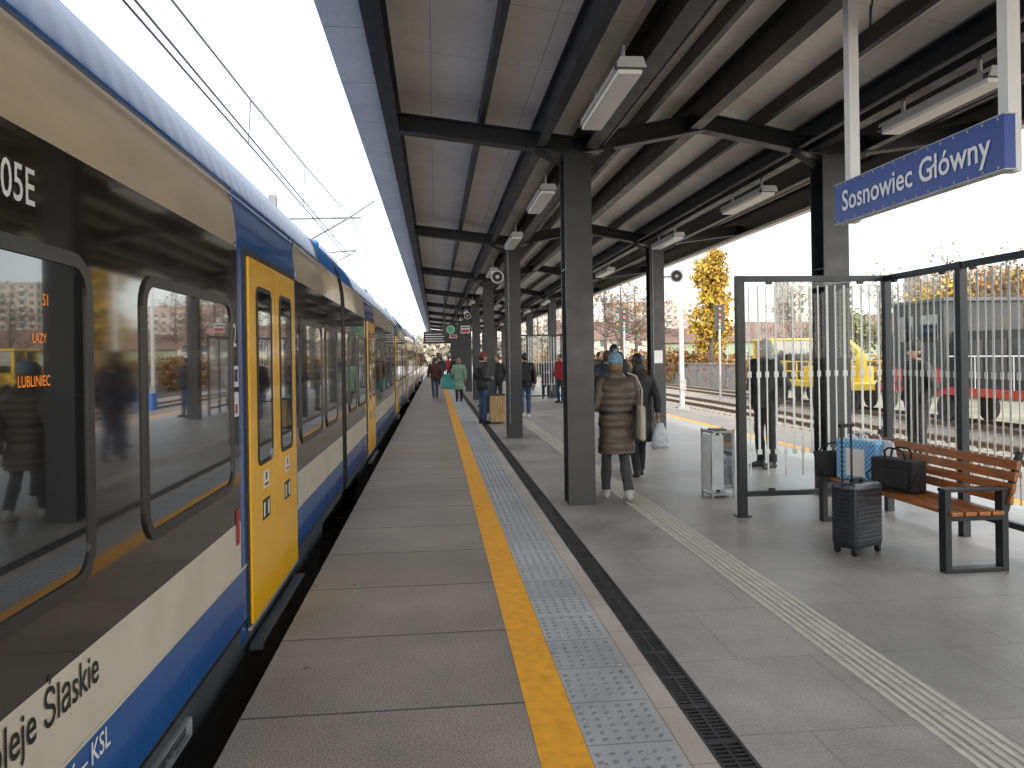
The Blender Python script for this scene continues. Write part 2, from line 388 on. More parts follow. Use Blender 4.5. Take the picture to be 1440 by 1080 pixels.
BJ=M('jeans_blue',(.035,.065,.13),.85,var=.3,scale=10,bump=.2,bscale=150); WSH=M('shoe_white',(.42,.42,.42),.6); BSH=M('shoe_black',(.015,.015,.015),.5); DJ=M('trousers_black',(.014,.014,.018),.8,var=.25)
HB=M('hair_brown',(.05,.028,.016),.6,var=.4,scale=30); HK=M('hair_black',(.010,.009,.008),.5,var=.4,scale=30); HL=M('hair_blond',(.22,.14,.07),.6,var=.3,scale=30)
LBL=M('beanie_blue',(.20,.32,.42),.9,var=.12,scale=40); GRN=M('coat_green',(.17,.28,.20),.8,var=.1); BUR=M('jacket_burgundy',(.055,.018,.018),.8,var=.2); REDJ=M('jacket_red',(.35,.02,.02),.6); REDC=M('cap_red',(.20,.02,.025),.7)
GRYH=M('hood_grey',(.22,.23,.23),.9,var=.15,scale=20); PUR=M('coat_purple',(.03,.02,.035),.8); KHK=M('jacket_khaki',(.06,.065,.04),.8,var=.2); NAVY=M('jacket_navy',(.012,.018,.035),.7,var=.2)
w=person((2.03,8.55),0.02,1.66,'walk',BROWN,GJ,WSH,HL,'short','beanie',LBL,coat=BROWN,puff=True,lead=-1,arms=('bent','normal'),vox=.0105,bulk=.022,name='woman_in_puffer_coat')
TOTE=M('tote_canvas',(.46,.42,.33),.85,var=.08,scale=20,bump=.2,bscale=150)
q=MB()
q.box(.245,.305,-.27,.11,.72,1.12,0); q.build('tote_bag',[TOTE],w,bevel=.025,rot=-.12)
q=MB()
for yy in(-.14,.03): q.tube([(.275,yy,1.11),(.285,yy*.8,1.30),(.235,yy*.5,1.455),(.15,yy*.3,1.495)],.011,0,6)
q.build('tote_straps',[TOTE],w)
PLB=M('plastic_bag',(.46,.48,.52),.35,var=.25,scale=14,bump=.8,bscale=16)
w2=person((2.70,10.1),.05,1.66,'walk',BLK,DJ,BSH,HK,'long',lead=1,coat=BLK,vox=.015,bulk=.01,name='woman_in_black')
q=MB(); bag_body(q,.30,.16,.34,0,.35); q.build('plastic_bag',[PLB],w2,loc=(.26,-.16,.42),rot=.4,smooth=True)
q=MB(); q.tube([(.26,-.16,.74),(.262,-.13,.80),(.25,-.10,.84)],.008,0,6); q.build('bag_handles',[PLB],w2)
person((3.35,14.2),.1,1.84,'walk',BLK,DJ,BSH,HK,'short',lead=1,backpack=BLKF,bulk=.02,name='man')
person((3.0,13.2),-.1,1.72,'walk',NAVY,BJ,BSH,HB,'short',lead=-1,bulk=.02,name='man')
person((3.75,15.4),.2,1.7,'stand',BUR,DJ,BSH,HK,'long',bulk=.02,name='woman')
person((1.16,18.95),-1.25,1.76,'stand',BLK,BJ,BSH,HB,'short','cap',REDC,arms=('pocket','bent'),bulk=.02,name='man_in_red_cap')
person((.86,28.4),.0,1.62,'walk',GRN,DJ,BSH,HL,'bob',coat=GRN,lead=1,name='woman_in_green_coat')
person((-.02,31),.1,1.66,'walk',BUR,BJ,BSH,HB,'short',lead=1,name='man_in_burgundy_jacket')
person((2.38,20.4),-.1,1.74,'walk',BLK,BJ,WSH,HK,'short',lead=1,backpack=BLKF,name='man_with_backpack')
person((1.95,24.2),2.6,1.7,'stand',BLK,DJ,BSH,HB,'short',arms='pocket',name='man')
person((1.55,25.4),1.2,1.66,'stand',KHK,DJ,BSH,HB,'long',arms='bent',name='woman')
person((4.25,29.5),3.0,1.6,'stand',PUR,DJ,BSH,HB,'long',coat=PUR,arms='bent',name='woman')
person((4.35,26.6),2.2,1.7,'stand',REDJ,BJ,BSH,HK,'short',arms='pocket',name='man_in_red_jacket')
person((4.9,27.6),1.0,1.68,'stand',GRYH,DJ,WSH,HK,'short',arms='bent',name='woman')
person((5.1,23.6),-2.6,1.75,'stand',BLK,BJ,BSH,HK,'short',arms='pocket',name='man')
person((4.70,10.6),1.9,1.82,'stand',BLK,DJ,BSH,HB,'short',hood=GRYH,bulk=.045,arms=('pocket','bent'),name='man_in_hood')
person((6.55,9.9),1.5,1.76,'stand',BLK,DJ,BSH,HB,'short','beanie',BLK,bulk=.02,arms='pocket',name='man')
for i,(x,y,m1) in enumerate(((.35,46,NAVY),(1.2,48,BLK),(.9,52,REDJ),(2.6,38,BLK),(1.9,44,GRYH),(3.3,46,NAVY),(-.1,58,BLK))):
    person((x,y),.3*i,1.7,'walk' if i%2 else 'stand',m1,DJ,BSH,HK,'short',name='person')
# ------------------------------------------------------------------ ground, platform
gm=M('ground_soil',(.20,.185,.14),.95,var=.35,scale=.4,bump=.5,bscale=4)
g=MB()
g.quad((-900,-300,-1.02),(900,-300,-1.02),(900,1800,-1.02),(-900,1800,-1.02)); g.build('ground',[gm])
ball_m=M('ballast_stone',(.23,.20,.175),.95,var=.5,scale=22,bump=1,bscale=30)
b=MB()
TR=(-2.56,-7.2,8.95,13.4,17.9)
for xc in TR:
    b.quad((xc-1.5,-20,-.93),(xc+1.5,-20,-.93),(xc+1.5,300,-.93),(xc-1.5,300,-.93))
    b.quad((xc-2.1,-20,-1.01),(xc-1.5,-20,-.93),(xc-1.5,300,-.93),(xc-2.1,300,-1.01))
    b.quad((xc+1.5,-20,-.93),(xc+2.1,-20,-1.01),(xc+2.1,300,-1.01),(xc+1.5,300,-.93))
b.build('ballast',[ball_m])
railm=M('rail_steel',(.16,.10,.07),.5,.4,var=.2); railtop=M('rail_top',(.5,.5,.5),.25,.9,var=.05); slp=M('sleeper_concrete',(.26,.24,.21),.9,var=.2)
t=MB()
for sx in(-.7525,.7525):
    t.box(sx-.07,sx+.07,-20,300,-.89,-.875); t.box(sx-.012,sx+.012,-20,300,-.875,-.79); t.box(sx-.036,sx+.036,-20,300,-.79,-.757,0); t.box(sx-.028,sx+.028,-20,300,-.756,-.752,1)
y=-4
while y<110:
    t.box(-1.3,1.3,y-.12,y+.12,-.97,-.892,2); y+=.62
tm=t.mesh('railway_track',[railm,railtop,slp])
for xc in TR: place('railway_track',tm,None,(xc,0,0))
PX0,PX1=-.92,7.3; PY0,PY1=-18,160
conc=M('concrete_edge',(.3,.29,.28),.85,var=.15,scale=8,bump=.2)
p=MB(); p.box(PX0+.12,PX1-.12,PY0,PY1,-1.05,-.02); p.box(PX0,PX0+.118,PY0,PY1,-.22,-.016); p.box(PX1-.118,PX1,PY0,PY1,-.22,-.016)
plat=empty('platform'); p.build('platform_body',[conc],plat)
asph=slabs('edge_slab_stone',(.325,.292,.262),(.29,.262,.236),(.06,.055,.05),10,.985,0,.009,(3,.3,0),.62,120,.6,.34)
yel=M('yellow_paint',(.78,.36,.022),.55,var=.14,scale=14,bump=.15,dirt=.10)
tact=slabs('tactile_slab',(.45,.465,.485),(.39,.41,.43),(.15,.15,.15),.38,.4,0,.004,(-.61,0,0),.2,120,.6,.25)
cream=slabs('smooth_slab',(.50,.455,.42),(.46,.42,.39),(.2,.19,.18),.6,.5,0,.003,(.2,0,0),.3,160,.6,.25)
pav=slabs('paver_slab',(.41,.392,.372),(.375,.36,.343),(.255,.245,.235),.8,.8,.5,.004,(0,0,0),.22,80,.46,.42)
guide=slabs('guide_slab',(.54,.51,.45),(.50,.475,.42),(.24,.23,.21),.3,.3,0,.004,(-.09,0,0),.2,120,.6,.25)
def sheet(name,x0,x1,m,z=0):
    q=MB(); q.quad((x0,PY0,z),(x1,PY0,z),(x1,PY1,z),(x0,PY1,z)); return q.build(name,[m],plat)
sheet('edge_slabs',PX0,.40,asph); sheet('yellow_line',.40,.61,yel,.002); sheet('tactile_domes_base',.61,.985,tact)
sheet('smooth_strip',.985,1.11,cream); sheet('paving_left',1.27,2.09,pav); sheet('guide_strip_base',2.09,2.39,guide,.001); sheet('paving_mid',2.39,5.75,pav)
sheet('tactile_right',5.75,6.12,tact); sheet('yellow_line_right',6.12,6.33,yel,.002); sheet('edge_slabs_right',6.33,PX1,asph)
dr=MB(); dr.box(1.11,1.27,PY0,PY1,-.05,-.03,0)
dr.box(1.11,1.125,PY0,PY1,-.03,.001,1); dr.box(1.255,1.27,PY0,PY1,-.03,.001,1); dr.box(1.184,1.196,PY0,PY1,-.028,-.001,1)
y=1.5
k=0
while y<20:
    w_=.011 if k%10 else .03
    dr.box(1.125,1.184,y,y+w_,-.02,-.001,1); dr.box(1.196,1.255,y,y+w_,-.02,-.001,1); y+=.033; k+=1
dr.box(1.125,1.255,20,PY1,-.02,-.002,1)
dr.build('drain_channel',[M('drain_dark',(.01,.01,.01),.9),M('drain_iron',(.045,.045,.048),.5,.3,var=.3)],plat)
dm=MB()
cs=[(math.cos(j*2*math.pi/8),math.sin(j*2*math.pi/8)) for j in range(8)]
def dome(x,y,r,h):
    i=len(dm.v); n=8
    for (rr,zz) in((r,0),(r*.7,h*.8)):
        for a,c in cs: dm.v.append((x+rr*a,y+rr*c,zz))
    for j in range(n): dm.f.append((i+j,i+(j+1)%n,i+n+(j+1)%n,i+n+j)); dm.m.append(0)
    dm.f.append(tuple(i+n+j for j in range(n))); dm.m.append(0)
y=2.02
while y<20:
    fr=(y%.4)
    if .03<fr<.37:
        for k in range(6): dome(.645+k*.061,y,.0155,.006)
    y+=.061
dm.build('tactile_domes',[M('dome_stone',(.21,.225,.245),.7,var=.15)],plat)
gr=MB()
for k in range(6): gr.box(2.105+k*.049,2.105+k*.049+.022,1,60,.001,.006)
gr.build('guide_ridges',[M('ridge_stone',(.55,.53,.47),.7,var=.15,scale=10)],plat)
# ------------------------------------------------------------------ columns + canopy
CY=[-5.7,1.4]+[8.49+7.1*i for i in range(10)]
CX=(1.59,4.57)
c=MB()
c.box(-.15,.15,-.15,-.131,0,3.88); c.box(-.15,.15,.131,.15,0,3.88); c.box(-.006,.006,-.13,.13,0,3.87)
for z in(.012,1.3,2.6,3.84): c.box(-.148,.148,-.129,.129,z,z+.012)
c.box(-.165,.165,-.165,.165,3.861,3.879)
colmesh=c.mesh('steel_column',[STEEL])
for y in CY:
    for x in CX: place('steel_column',colmesh,None,(x,y,0))
can=empty('platform_canopy')
prof=[(-.42,4.13),(1.59,3.885),(3.07,4.18),(4.57,3.885),(6.38,4.13)]
def zb(x):
    if x<=prof[0][0]: return prof[0][1]+ (prof[0][0]-x)*.12
    for (a,za),(b_,zb_) in zip(prof,prof[1:]):
        if x<=b_: return za+(zb_-za)*(x-a)/(b_-a)
    return prof[-1][1]+(x-prof[-1][0])*.12
CA0,CA1=-10,76
cb=MB()
for y in CY:
    for (a,za),(b_,zb_) in zip(prof,prof[1:]):
        for (dz,w_,hh) in ((.008,.16,.016),(.1,.012,.17),(.192,.16,.016)):
            cb.beam((a,y,za+dz),(b_,y,zb_+dz),w_,hh)
    for x in CX:
        for sg_ in (-1,1):
            cb.beam((x+sg_*.16,y,3.80),(x+sg_*.45,y,zb(x+sg_*.45)),.012,.07)
cb.build('cross_beams',[STEEL],can)
pb=MB()
for x,w_,h in ((-.42,.14,.26),(.55,.06,.12),(1.19,.1,.2),(1.75,.16,.24),(2.35,.06,.12),(2.95,.14,.2),(3.75,.06,.14),(4.35,.14,.24),(5.0,.1,.2),(5.75,.06,.12),(6.38,.14,.26)):
    z0=zb(x)+.205
    if w_>.09:
        z0=zb(x)+.02
        if x in(-.42,6.38): z0=zb(x)-.02
        h=.37-(z0-zb(x))-.01
        pb.box(x-w_/2,x+w_/2,CA0,CA1,z0,z0+.014); pb.box(x-.006,x+.006,CA0,CA1,z0+.014,z0+h-.014); pb.box(x-w_/2,x+w_/2,CA0,CA1,z0+h-.013,z0+h)
    else:
        pb.box(x-w_/2,x+w_/2,CA0,CA1,z0+.0,z0+.155)
pb.build('purlins',[STEEL],can)
roofm=slabs('roof_panel_underside',(.86,.83,.765),(.82,.795,.735),(.5,.49,.46),1.0,1.18,0,.005,(0,0,0),.04,20,.45,.12)
rf=MB(); xs=[-.40,1.59,3.07,4.57,6.36]
for a,b_ in zip(xs,xs[1:]):
    za,zc=zb(a)+.37,zb(b_)+.37
    rf.quad((a,CA0,za),(b_,CA0,zc),(b_,CA1,zc),(a,CA1,za)); rf.quad((a,CA0,za+.1),(a,CA1,za+.1),(b_,CA1,zc+.1),(b_,CA0,zc+.1))
rf.build('roof_sheets',[roofm],can)
fm=slabs('fascia_panel',(.86,.84,.82),(.80,.785,.77),(.35,.35,.35),5,1.18,0,.006,(2,0,0),.05,20,.5,.12)
fa=MB()
for s,x0,x1 in((-1,-.80,-.49),(1,6.45,6.72)):
    xo,xi=(x0,x1) if s<0 else (x1,x0)
    fa.quad((min(x0,x1),CA0,4.16),(max(x0,x1),CA0,4.16),(max(x0,x1),CA1,4.16),(min(x0,x1),CA1,4.16))
    fa.box(xo-.01,xo+.01,CA0,CA1,4.165,4.62)
    fa.box(min(xo+.012*-s,xi),max(xo+.012*-s,xi),CA0,CA1,4.60,4.62)
fa.build('fascia',[fm],can)
q=MB(); q.tube([(1.90,CA0,4.0),(1.90,CA1,4.0)],.018,0,6); q.tube([(4.2,CA0,4.0),(4.2,CA1,4.0)],.018,0,6)
for x in CX: q.tube([(x-.1,15.42,.3),(x-.1,15.42,3.86)],.012,0,6)
q.build('cable_conduit',[M('conduit_grey',(.2,.2,.21),.5)],can)
# ------------------------------------------------------------------ luminaires
lens=M('lamp_diffuser',(.85,.85,.80),.3,var=.03)
q=MB()
n=.75
pts=[(-.11,.0),(.11,.0),(.085,.075),(-.085,.075)]
for i in range(4):
    a=pts[i];b_=pts[(i+1)%4]
    q.quad((a[0],-n,a[1]),(a[0],n,a[1]),(b_[0],n,b_[1]),(b_[0],-n,b_[1]),0)
q.poly([(px,-n,pz) for px,pz in pts],0); q.poly([(px,n,pz) for px,pz in reversed(pts)],0)
q.box(-.088,.088,-n+.05,n-.05,-.035,-.002,1)
for yy in(-.5,.5): q.box(-.01,.01,yy-.02,yy+.02,.075,.25,0)
for yy in(-.72,-.69,.69,.72): q.box(-.113,.113,yy-.008,yy+.008,-.004,.03,2)
lmesh=q.mesh('ceiling_luminaire',[LGREY,lens,STEEL2])
for i,y in enumerate((6.2,10.3,14.0,19.3,24.5,30,36,43,50,58)):
    for x in(1.45,4.34): place('ceiling_luminaire',lmesh,None,(x,y,3.74))
q=MB(); pts=[Vector((2.95+.04*math.cos(a),4.9+.07*math.cos(a*1.0),3.95-.06*math.sin(a)-.01*a)) for a in [i*.5 for i in range(16)]]
pts=[Vector((2.95,4.85,4.25)),Vector((2.96,4.86,4.1))]+pts
q.tube(pts,.008,0,6); q.build('cable_loop',[STEEL2],smooth=True)
# ------------------------------------------------------------------ train
DARK=M('train_window_band',(.024,.019,.015),.08,var=.25,scale=2,spec=.8,coat=.8,rv=.04)
GLS=M('train_window_glass',(.014,.015,.016),.012,var=.1,spec=1,coat=1)
CRM=M('train_cream',(.54,.43,.285),.3,var=.12,scale=3,coat=.4,dirt=.16,stretch=(1,.6,2.5))
WST=M('train_white_stripe',(.64,.575,.45),.3,var=.06,scale=3,coat=.3,dirt=.12)
TBL=M('train_blue',(.015,.10,.33),.22,var=.08,scale=3,coat=.6)
TBR=M('train_roof_blue',(.018,.09,.25),.3,var=.2,scale=3,coat=.2,wave=1.6)
SKR=M('train_skirt',(.06,.068,.08),.45,var=.2,scale=3,dirt=.3)
FRM=M('window_frame_grey',(.030,.029,.028),.35)
YEL=M('train_yellow',(.96,.50,.010),.25,var=.04,scale=3,coat=.4,dirt=.03)
train=empty('passenger_train',(-2.56,0,0))
half=[(1.05,-.62),(1.30,-.60),(1.37,-.30),(1.40,-.02),(1.42,.12),(1.42,.43),(1.42,.47),(1.42,.72),(1.42,1.5),(1.42,2.31),(1.415,2.42),(1.40,2.55),(1.375,2.66),(1.33,2.80),(1.25,2.94),(1.13,3.06),(.97,3.15),(.75,3.23),(.45,3.28),(0,3.30)]
cars=[(-7.2,9.55),(9.97,26.6),(27.02,43.6),(44.02,60.6),(61.02,77.6)]
doors=[-3.2,5.53,13.7,22.8,30.8,39.8,47.8,56.8,64.8,73.8]
wins=[(-2.2,-.95),(-.65,.8),(1.2,2.68),(3.12,4.46),(6.62,7.9),(8.15,9.1)]
for base in (9.97,27.02,44.02,61.02):
    for a,b_ in((.35,1.3),(1.6,2.8),(4.75,6.1),(6.5,7.85),(8.25,9.6),(10.0,11.6),(13.8,15.05),(15.3,16.25)): wins.append((base+a,base+b_))
def pick(z,y):
    dz=any(abs(y-d)<.93 for d in doors)
    if z<.12: return 6 if not(dz and z>0) else 4
    if z>2.64: return 5
    if dz: return 4
    if z<.43: return 4
    if z<.72: return 3
    if z<2.31: return 0
    return 2
def rrect(q,y0,y1,z0,z1,r,x,m,w=None,x2=None,n=5):
    def loop(y0,y1,z0,z1,r):
        P=[]
        for cx,cz,a0 in((y1-r,z1-r,0),(y0+r,z1-r,90),(y0+r,z0+r,180),(y1-r,z0+r,270)):
            for k in range(n+1):
                a=math.radians(a0+90*k/n); P.append((cx+r*math.cos(a),cz+r*math.sin(a)))
        return P
    o=loop(y0,y1,z0,z1,r)
    if w is None: q.poly([(x,a,b_) for a,b_ in o],m)
    else:
        i=loop(y0+w,y1-w,z0+w,z1-w,max(.005,r-w)); N=len(o)
        for k in range(N):
            a,b_=o[k],o[(k+1)%N]; c,d=i[k],i[(k+1)%N]
            q.quad((x,a[0],a[1]),(x,b_[0],b_[1]),(x,d[0],d[1]),(x,c[0],c[1]),m)
            q.quad((x2,a[0],a[1]),(x2,b_[0],b_[1]),(x,b_[0],b_[1]),(x,a[0],a[1]),m)
            q.quad((x,c[0],c[1]),(x,d[0],d[1]),(x2,d[0],d[1]),(x2,c[0],c[1]),m)
for (c0,c1) in cars:
    ys=sorted(set([c0,c0+1.6,c1-1.6,c1]+[d+s*.93 for d in doors for s in(-1,1) if c0<d<c1]))
    q=MB()
    for y0,y1 in zip(ys,ys[1:]):
        ym=(y0+y1)/2; endz=(ym<c0+1.6 or ym>c1-1.6)
        for (xa,za),(xb,zc) in zip(half,half[1:]):
            zm=(za+zc)/2
            if endz and zm<0: continue
            m=pick(zm,ym)
            q.quad((xa,y0,za),(xa,y1,za),(xb,y1,zc),(xb,y0,zc),m)
            q.quad((-xa,y1,za),(-xa,y0,za),(-xb,y0,zc),(-xb,y1,zc),m)
    for yy in(c0,c1): q.poly([(x,yy,z) for x,z in half if z>-.03]+[(-x,yy,z) for x,z in reversed(half) if z>-.03],0)
    q.box(-1.0,1.0,c0+.05,c1-.05,-.55,-.05,7)
    o=q.build('car_body',[DARK,GLS,CRM,WST,TBL,TBR,SKR,RUB],train)
    o.data.polygons.foreach_set('use_smooth',[ (pl.normal.z>.03 and pl.center.z>2.3) for pl in o.data.polygons])
    w_=o.modifiers.new('weld','WELD'); w_.merge_threshold=.0005
    s=MB()
    s.box(1.421,1.4235,c0+.02,c1-.02,.425,.437,0)
    s.box(1.421,1.4245,c0+.02,c1-.02,.10,.112,1)
    yy=c0+2.1
    while yy<c1:
        if not any(abs(yy-d)<1.1 for d in doors): s.box(1.4185,1.4215,yy,yy+.005,.10,.72,1)
        yy+=3.3
    for y0,y1 in zip(ys,ys[1:]): s.box(1.385,1.402,y0+.02,y1-.02,2.632,2.648,2)
    for d in doors:
        if c0<d<c1:
            for sg_ in(-1,1):
                yb=d+sg_*.932
                for zz,dz in((2.335,1),(2.60,-1)):
                    P=[(1.4165 if zz<2.5 else 1.395,yb,zz-.02*dz)]
                    for k in range(7):
                        a=math.pi/2*k/6; P.append((1.4215 if zz<2.5 else 1.4035,yb+sg_*(.11-.11*math.sin(a)),zz+dz*(.11-.11*math.cos(a))-.02*dz))
                    s.poly(P if sg_*dz>0 else P[::-1],2)
    s.build('trim',[WST,RUB,TBL],train)
q=MB()
for (a,b_) in wins:
    rrect(q,a,b_,.93,2.0,.13,1.431,0,.045,1.4195)
    rrect(q,a+.045,b_-.045,.975,1.955,.085,1.424,1)
q.build('windows',[FRM,GLS],train)
dmesh=None
stick=M('sticker_white',(.7,.7,.68),.5,var=.02); red=M('red_plastic',(.35,.02,.03),.4)
for d in doors:
    if dmesh is None:
        q=MB()
        q.box(1.419,1.432,-.80,.80,2.285,2.33,3); q.box(1.419,1.44,-.79,.79,.03,.055,2)
        q.box(1.419,1.432,-.80,-.755,.05,2.285,3); q.box(1.419,1.432,.755,.80,.05,2.285,3)
        for s in(-1,1):
            a,b_=(-.752,-.006) if s<0 else (.006,.752)
            q.box(1.40,1.446,a,b_,.06,2.28,0)
            wa_,wb_=(a+.17,b_-.13) if s<0 else (a+.13,b_-.17)
            rrect(q,wa_,wb_,.98,2.12,.07,1.452,3,.03,1.446)
            rrect(q,wa_+.03,wb_-.03,1.01,2.09,.045,1.449,1)
            mid=(a+b_)/2+(.02 if s<0 else -.02)
            q.box(1.4465,1.4485,mid-.07,mid+.07,.82,.93,4); q.box(1.4485,1.4495,mid-.055,mid+.055,.835,.85,3); q.box(1.4485,1.4495,mid-.02,mid+.02,.87,.92,3)
            q.box(1.4465,1.4485,mid-.11,mid-.0,.62,.75,3); q.box(1.4485,1.4495,mid-.09,mid-.05,.64,.73,4); q.box(1.4465,1.4485,mid+.01,mid+.10,.62,.75,3); q.box(1.4485,1.4495,mid+.03,mid+.07,.64,.73,4)
        q.tube([(1.44,-.19,1.02),(1.456,-.19,1.02)],.035,2,12)
        q.box(1.42,1.50,-.76,.76,-.10,-.06,5)
        dmesh=q.mesh('door_pair',[YEL,GLS,GALV,RUB,stick,SKR])
    place('door_pair',dmesh,train,(0,d,0))
q=MB()
q.box(1.4225,1.425,4.47,4.58,1.50,1.62,0); q.box(1.4225,1.425,4.47,4.58,1.33,1.47,0); q.box(1.4255,1.4265,4.50,4.55,1.35,1.40,1); q.box(1.4225,1.4255,4.49,4.56,.60,.80,1)
q.box(1.4255,1.4265,4.49,4.56,1.53,1.60,2)
q.build('stickers',[stick,red,RUB],train)
BT=M('text_black',(.015,.015,.015),.5); WT=M('text_white',(.75,.75,.75),.4); BTX=M('text_grey',(.28,.29,.31),.5)
AMB=emit('led_amber',(.8,.22,.02),.45)
for body,size,y,z,m,al in(('Koleje Śląskie',.155,2.70,.590,BT,'RIGHT'),('EN76 – KSL',.105,2.78,.335,WT,'RIGHT'),('405E',.15,2.33,2.10,WT,'RIGHT'),('2',.19,4.475,1.73,WT,'LEFT'),('2',.19,6.49,1.73,WT,'LEFT')):
    text('lettering',body,size,(1.4245,y,z),(0,1,0),(0,0,1),m,train,al,.001,xs=.8 if size>.14 else .9)
for body,size,y,z in(('S1',.05,2.40,1.82),('ŁAZY',.04,2.38,1.71),('LUBLINIEC',.045,2.40,1.585)):
    text('led_display',body,size,(1.4255,y,z),(0,1,0),(0,0,1),AMB,train,'RIGHT',0,xs=.85)
q=MB(); rrect(q,2.95,3.65,-.06,.03,.02,1.428,0,.006,1.40)
q.build('skirt_plate',[BTX],train)
for bd,y,z in(('27M',3.0,-.04),('2xDt',3.3,-.04)):
    text('small_marking',bd,.06,(1.43,y,z),(0,1,0),(0,0,1),BTX,train)
q=MB()
for (a,b_),(c,d) in zip(cars,cars[1:]):
    n=7
    for k in range(n):
        y0=b_+(c-b_)*k/n; y1=b_+(c-b_)*(k+1)/n; s=.955 if k%2 else .985
        pr=[(x*s,z if z<3 else 3+(z-3)*.6) for x,z in half if z>-.1]
        for (xa,za),(xb,zc) in zip(pr,pr[1:]):
            q.quad((xa,y0,za),(xa,y1,za),(xb,y1,zc),(xb,y0,zc),0); q.quad((-xa,y1,za),(-xa,y0,za),(-xb,y0,zc),(-xb,y1,zc),0)
    for yy in((b_+c)/2-1.3,(b_+c)/2+1.3):
        for sx in(-1,1):
            q.tube([(sx*.69,yy,-.34),(sx*.82,yy,-.34)],.42,1,20); q.tube([(sx*.9,yy,-.34),(sx*1.18,yy,-.34)],.13,1,12)
    for sx in(-1,1):
        q.beam((sx*1.08,(b_+c)/2-1.7,-.3),(sx*1.08,(b_+c)/2+1.7,-.3),.12,.2,1)
        q.tube([(sx*1.1,(b_+c)/2,-.5),(sx*1.1,(b_+c)/2,-.1)],.14,1,12)
q.build('gangways_bogies',[RUB,M('bogie_dark',(.03,.027,.025),.7,.3)],train)
q=MB()
for y in (12,20.5,29,34,50,55,66): q.box(-.8,.8,y,y+2.4,3.27,3.5,0)
q.build('roof_units',[TBL],train,bevel=.06)
# ------------------------------------------------------------------ overhead line (left)
wire=M('wire_copper',(.05,.047,.045),.5,.5)
q=MB(); my=[-30,25,80,135,190]
for a,b_ in zip(my,my[1:]):
    for xo in(-.05,.05): q.tube([(-2.56+xo,a,4.75),(-2.56+xo,b_,4.75)],.012,0,5)
    pts=[]
    for k in range(13):
        t_=k/12; z=6.15-1.05*4*t_*(1-t_); pts.append((-2.56,a+(b_-a)*t_,z))
    q.tube(pts,.013,0,5)
    for k in range(1,12):
        z=pts[k][2]; q.tube([(-2.6,pts[k][1],4.75),(-2.56,pts[k][1],z)],.007,0,4)
for a,b_ in zip(my,my[1:]):
    q.tube([(-7.2,a,4.75),(-7.2,b_,4.75)],.011,0,5); q.tube([(-7.2,a+(b_-a)*k/12,6.15-4.2*(k/12)*(1-k/12)) for k in range(13)],.012,0,5)
q.build('overhead_wires',[wire])
MASTG=M('mast_grey',(.13,.14,.14),.6,.2)
for y in my[1:]:
    q=MB()
    q.box(-.12,.12,-.12,-.105,0,7.9); q.box(-.12,.12,.105,.12,0,7.9); q.box(-.008,.008,-.105,.105,0,7.9)
    q.tube([(.1,0,7.15),(2.75,0,7.2)],.035,0,8); q.tube([(.1,0,5.9),(2.3,0,7.15)],.035,0,8); q.tube([(.1,0,5.95),(2.6,0,6.15)],.028,0,8); q.tube([(2.6,0,6.15),(2.0,0,5.8),(1.6,0,5.85)],.02,0,6)
    q.tube([(.1,0,7.15),(.3,0,7.155)],.07,1,10); q.tube([(.1,0,5.9),(.28,0,6.0)],.07,1,10); q.tube([(2.3,0,7.15),(3.2,0,7.75)],.03,0,6)
    q.build('catenary_mast',[MASTG,M('insulator',(.12,.04,.03),.3)],loc=(-5.05,y,-1.02))
# ------------------------------------------------------------------ glass shelters
GL=glassmat('clear_glass'); STR=M('glass_frit_white',(.80,.82,.80),.5,var=.02)
def shelter(x,y,ny=3,py=1.13,wx=1.57):
    e=empty('glass_wind_shelter',(x,y,0)); T=2.43
    f=MB(); g_=MB(); s=MB()
    f.box(-.04,.04,-.04,.04,0,T); f.box(wx-.035,wx+.035,-.035,.035,0,T)
    f.box(.04,wx-.035,-.03,.03,T-.06,T-.002); f.box(.04,wx-.035,-.025,.025,.20,.25)
    f.box(-.07,.07,-.07,.07,.0,.012)
    g_.quad((.04,0,.25),(wx-.035,0,.25),(wx-.035,0,T-.06),(.04,0,T-.06))
    k=0;xx=.085
    while xx<wx-.05:
        w_=.024 if k%2 else .015
        s.box(xx,xx+w_,-.006,-.003,.62 if k%2 else .40,T-.10)
        s.box(xx-.012,xx+w_+.012,-.0095,-.0065,1.40,1.46); s.box(xx-.012,xx+w_+.012,-.0095,-.0065,.62,.67)
        xx+=.092; k+=1
    for j in range(ny):
        y1=-py*(j+1); y0=-py*j
        f.box(wx-.035,wx+.035,y1-.035,y1+.035,0,T)
        f.box(wx-.025,wx+.025,y1+.035,y0-.035,T-.06,T-.002); f.box(wx-.025,wx+.025,y1+.035,y0-.035,.20,.25)
        g_.quad((wx,y0-.035,.25),(wx,y1+.035,.25),(wx,y1+.035,T-.06),(wx,y0-.035,T-.06))
        for yc in (y0-.2,y1+.2):
            f.box(wx-.05,wx-.02,yc-.03,yc+.03,T-.09,T-.055)
        yy=y1+.08;k=0
        while yy<y0-.06:
            w_=.024 if k%2 else .015
            s.box(wx-.006,wx-.003,yy,yy+w_,.62 if k%2 else .40,T-.10)
            s.box(wx-.0095,wx-.0065,yy-.012,yy+w_+.012,1.40,1.46); s.box(wx-.0095,wx-.0065,yy-.012,yy+w_+.012,.62,.67)
            yy+=.092;k+=1
    for xc in(.3,wx-.3): f.box(xc-.03,xc+.03,-.04,-.012,T-.09,T-.055); f.box(xc-.03,xc+.03,-.04,-.012,.23,.28)
    f.build('frame',[STEEL],e); g_.build('glass_panes',[GL],e); s.build('white_stripes',[STR],e)
shelter(3.07,7.5,4)
shelter(2.95,27.3,3)
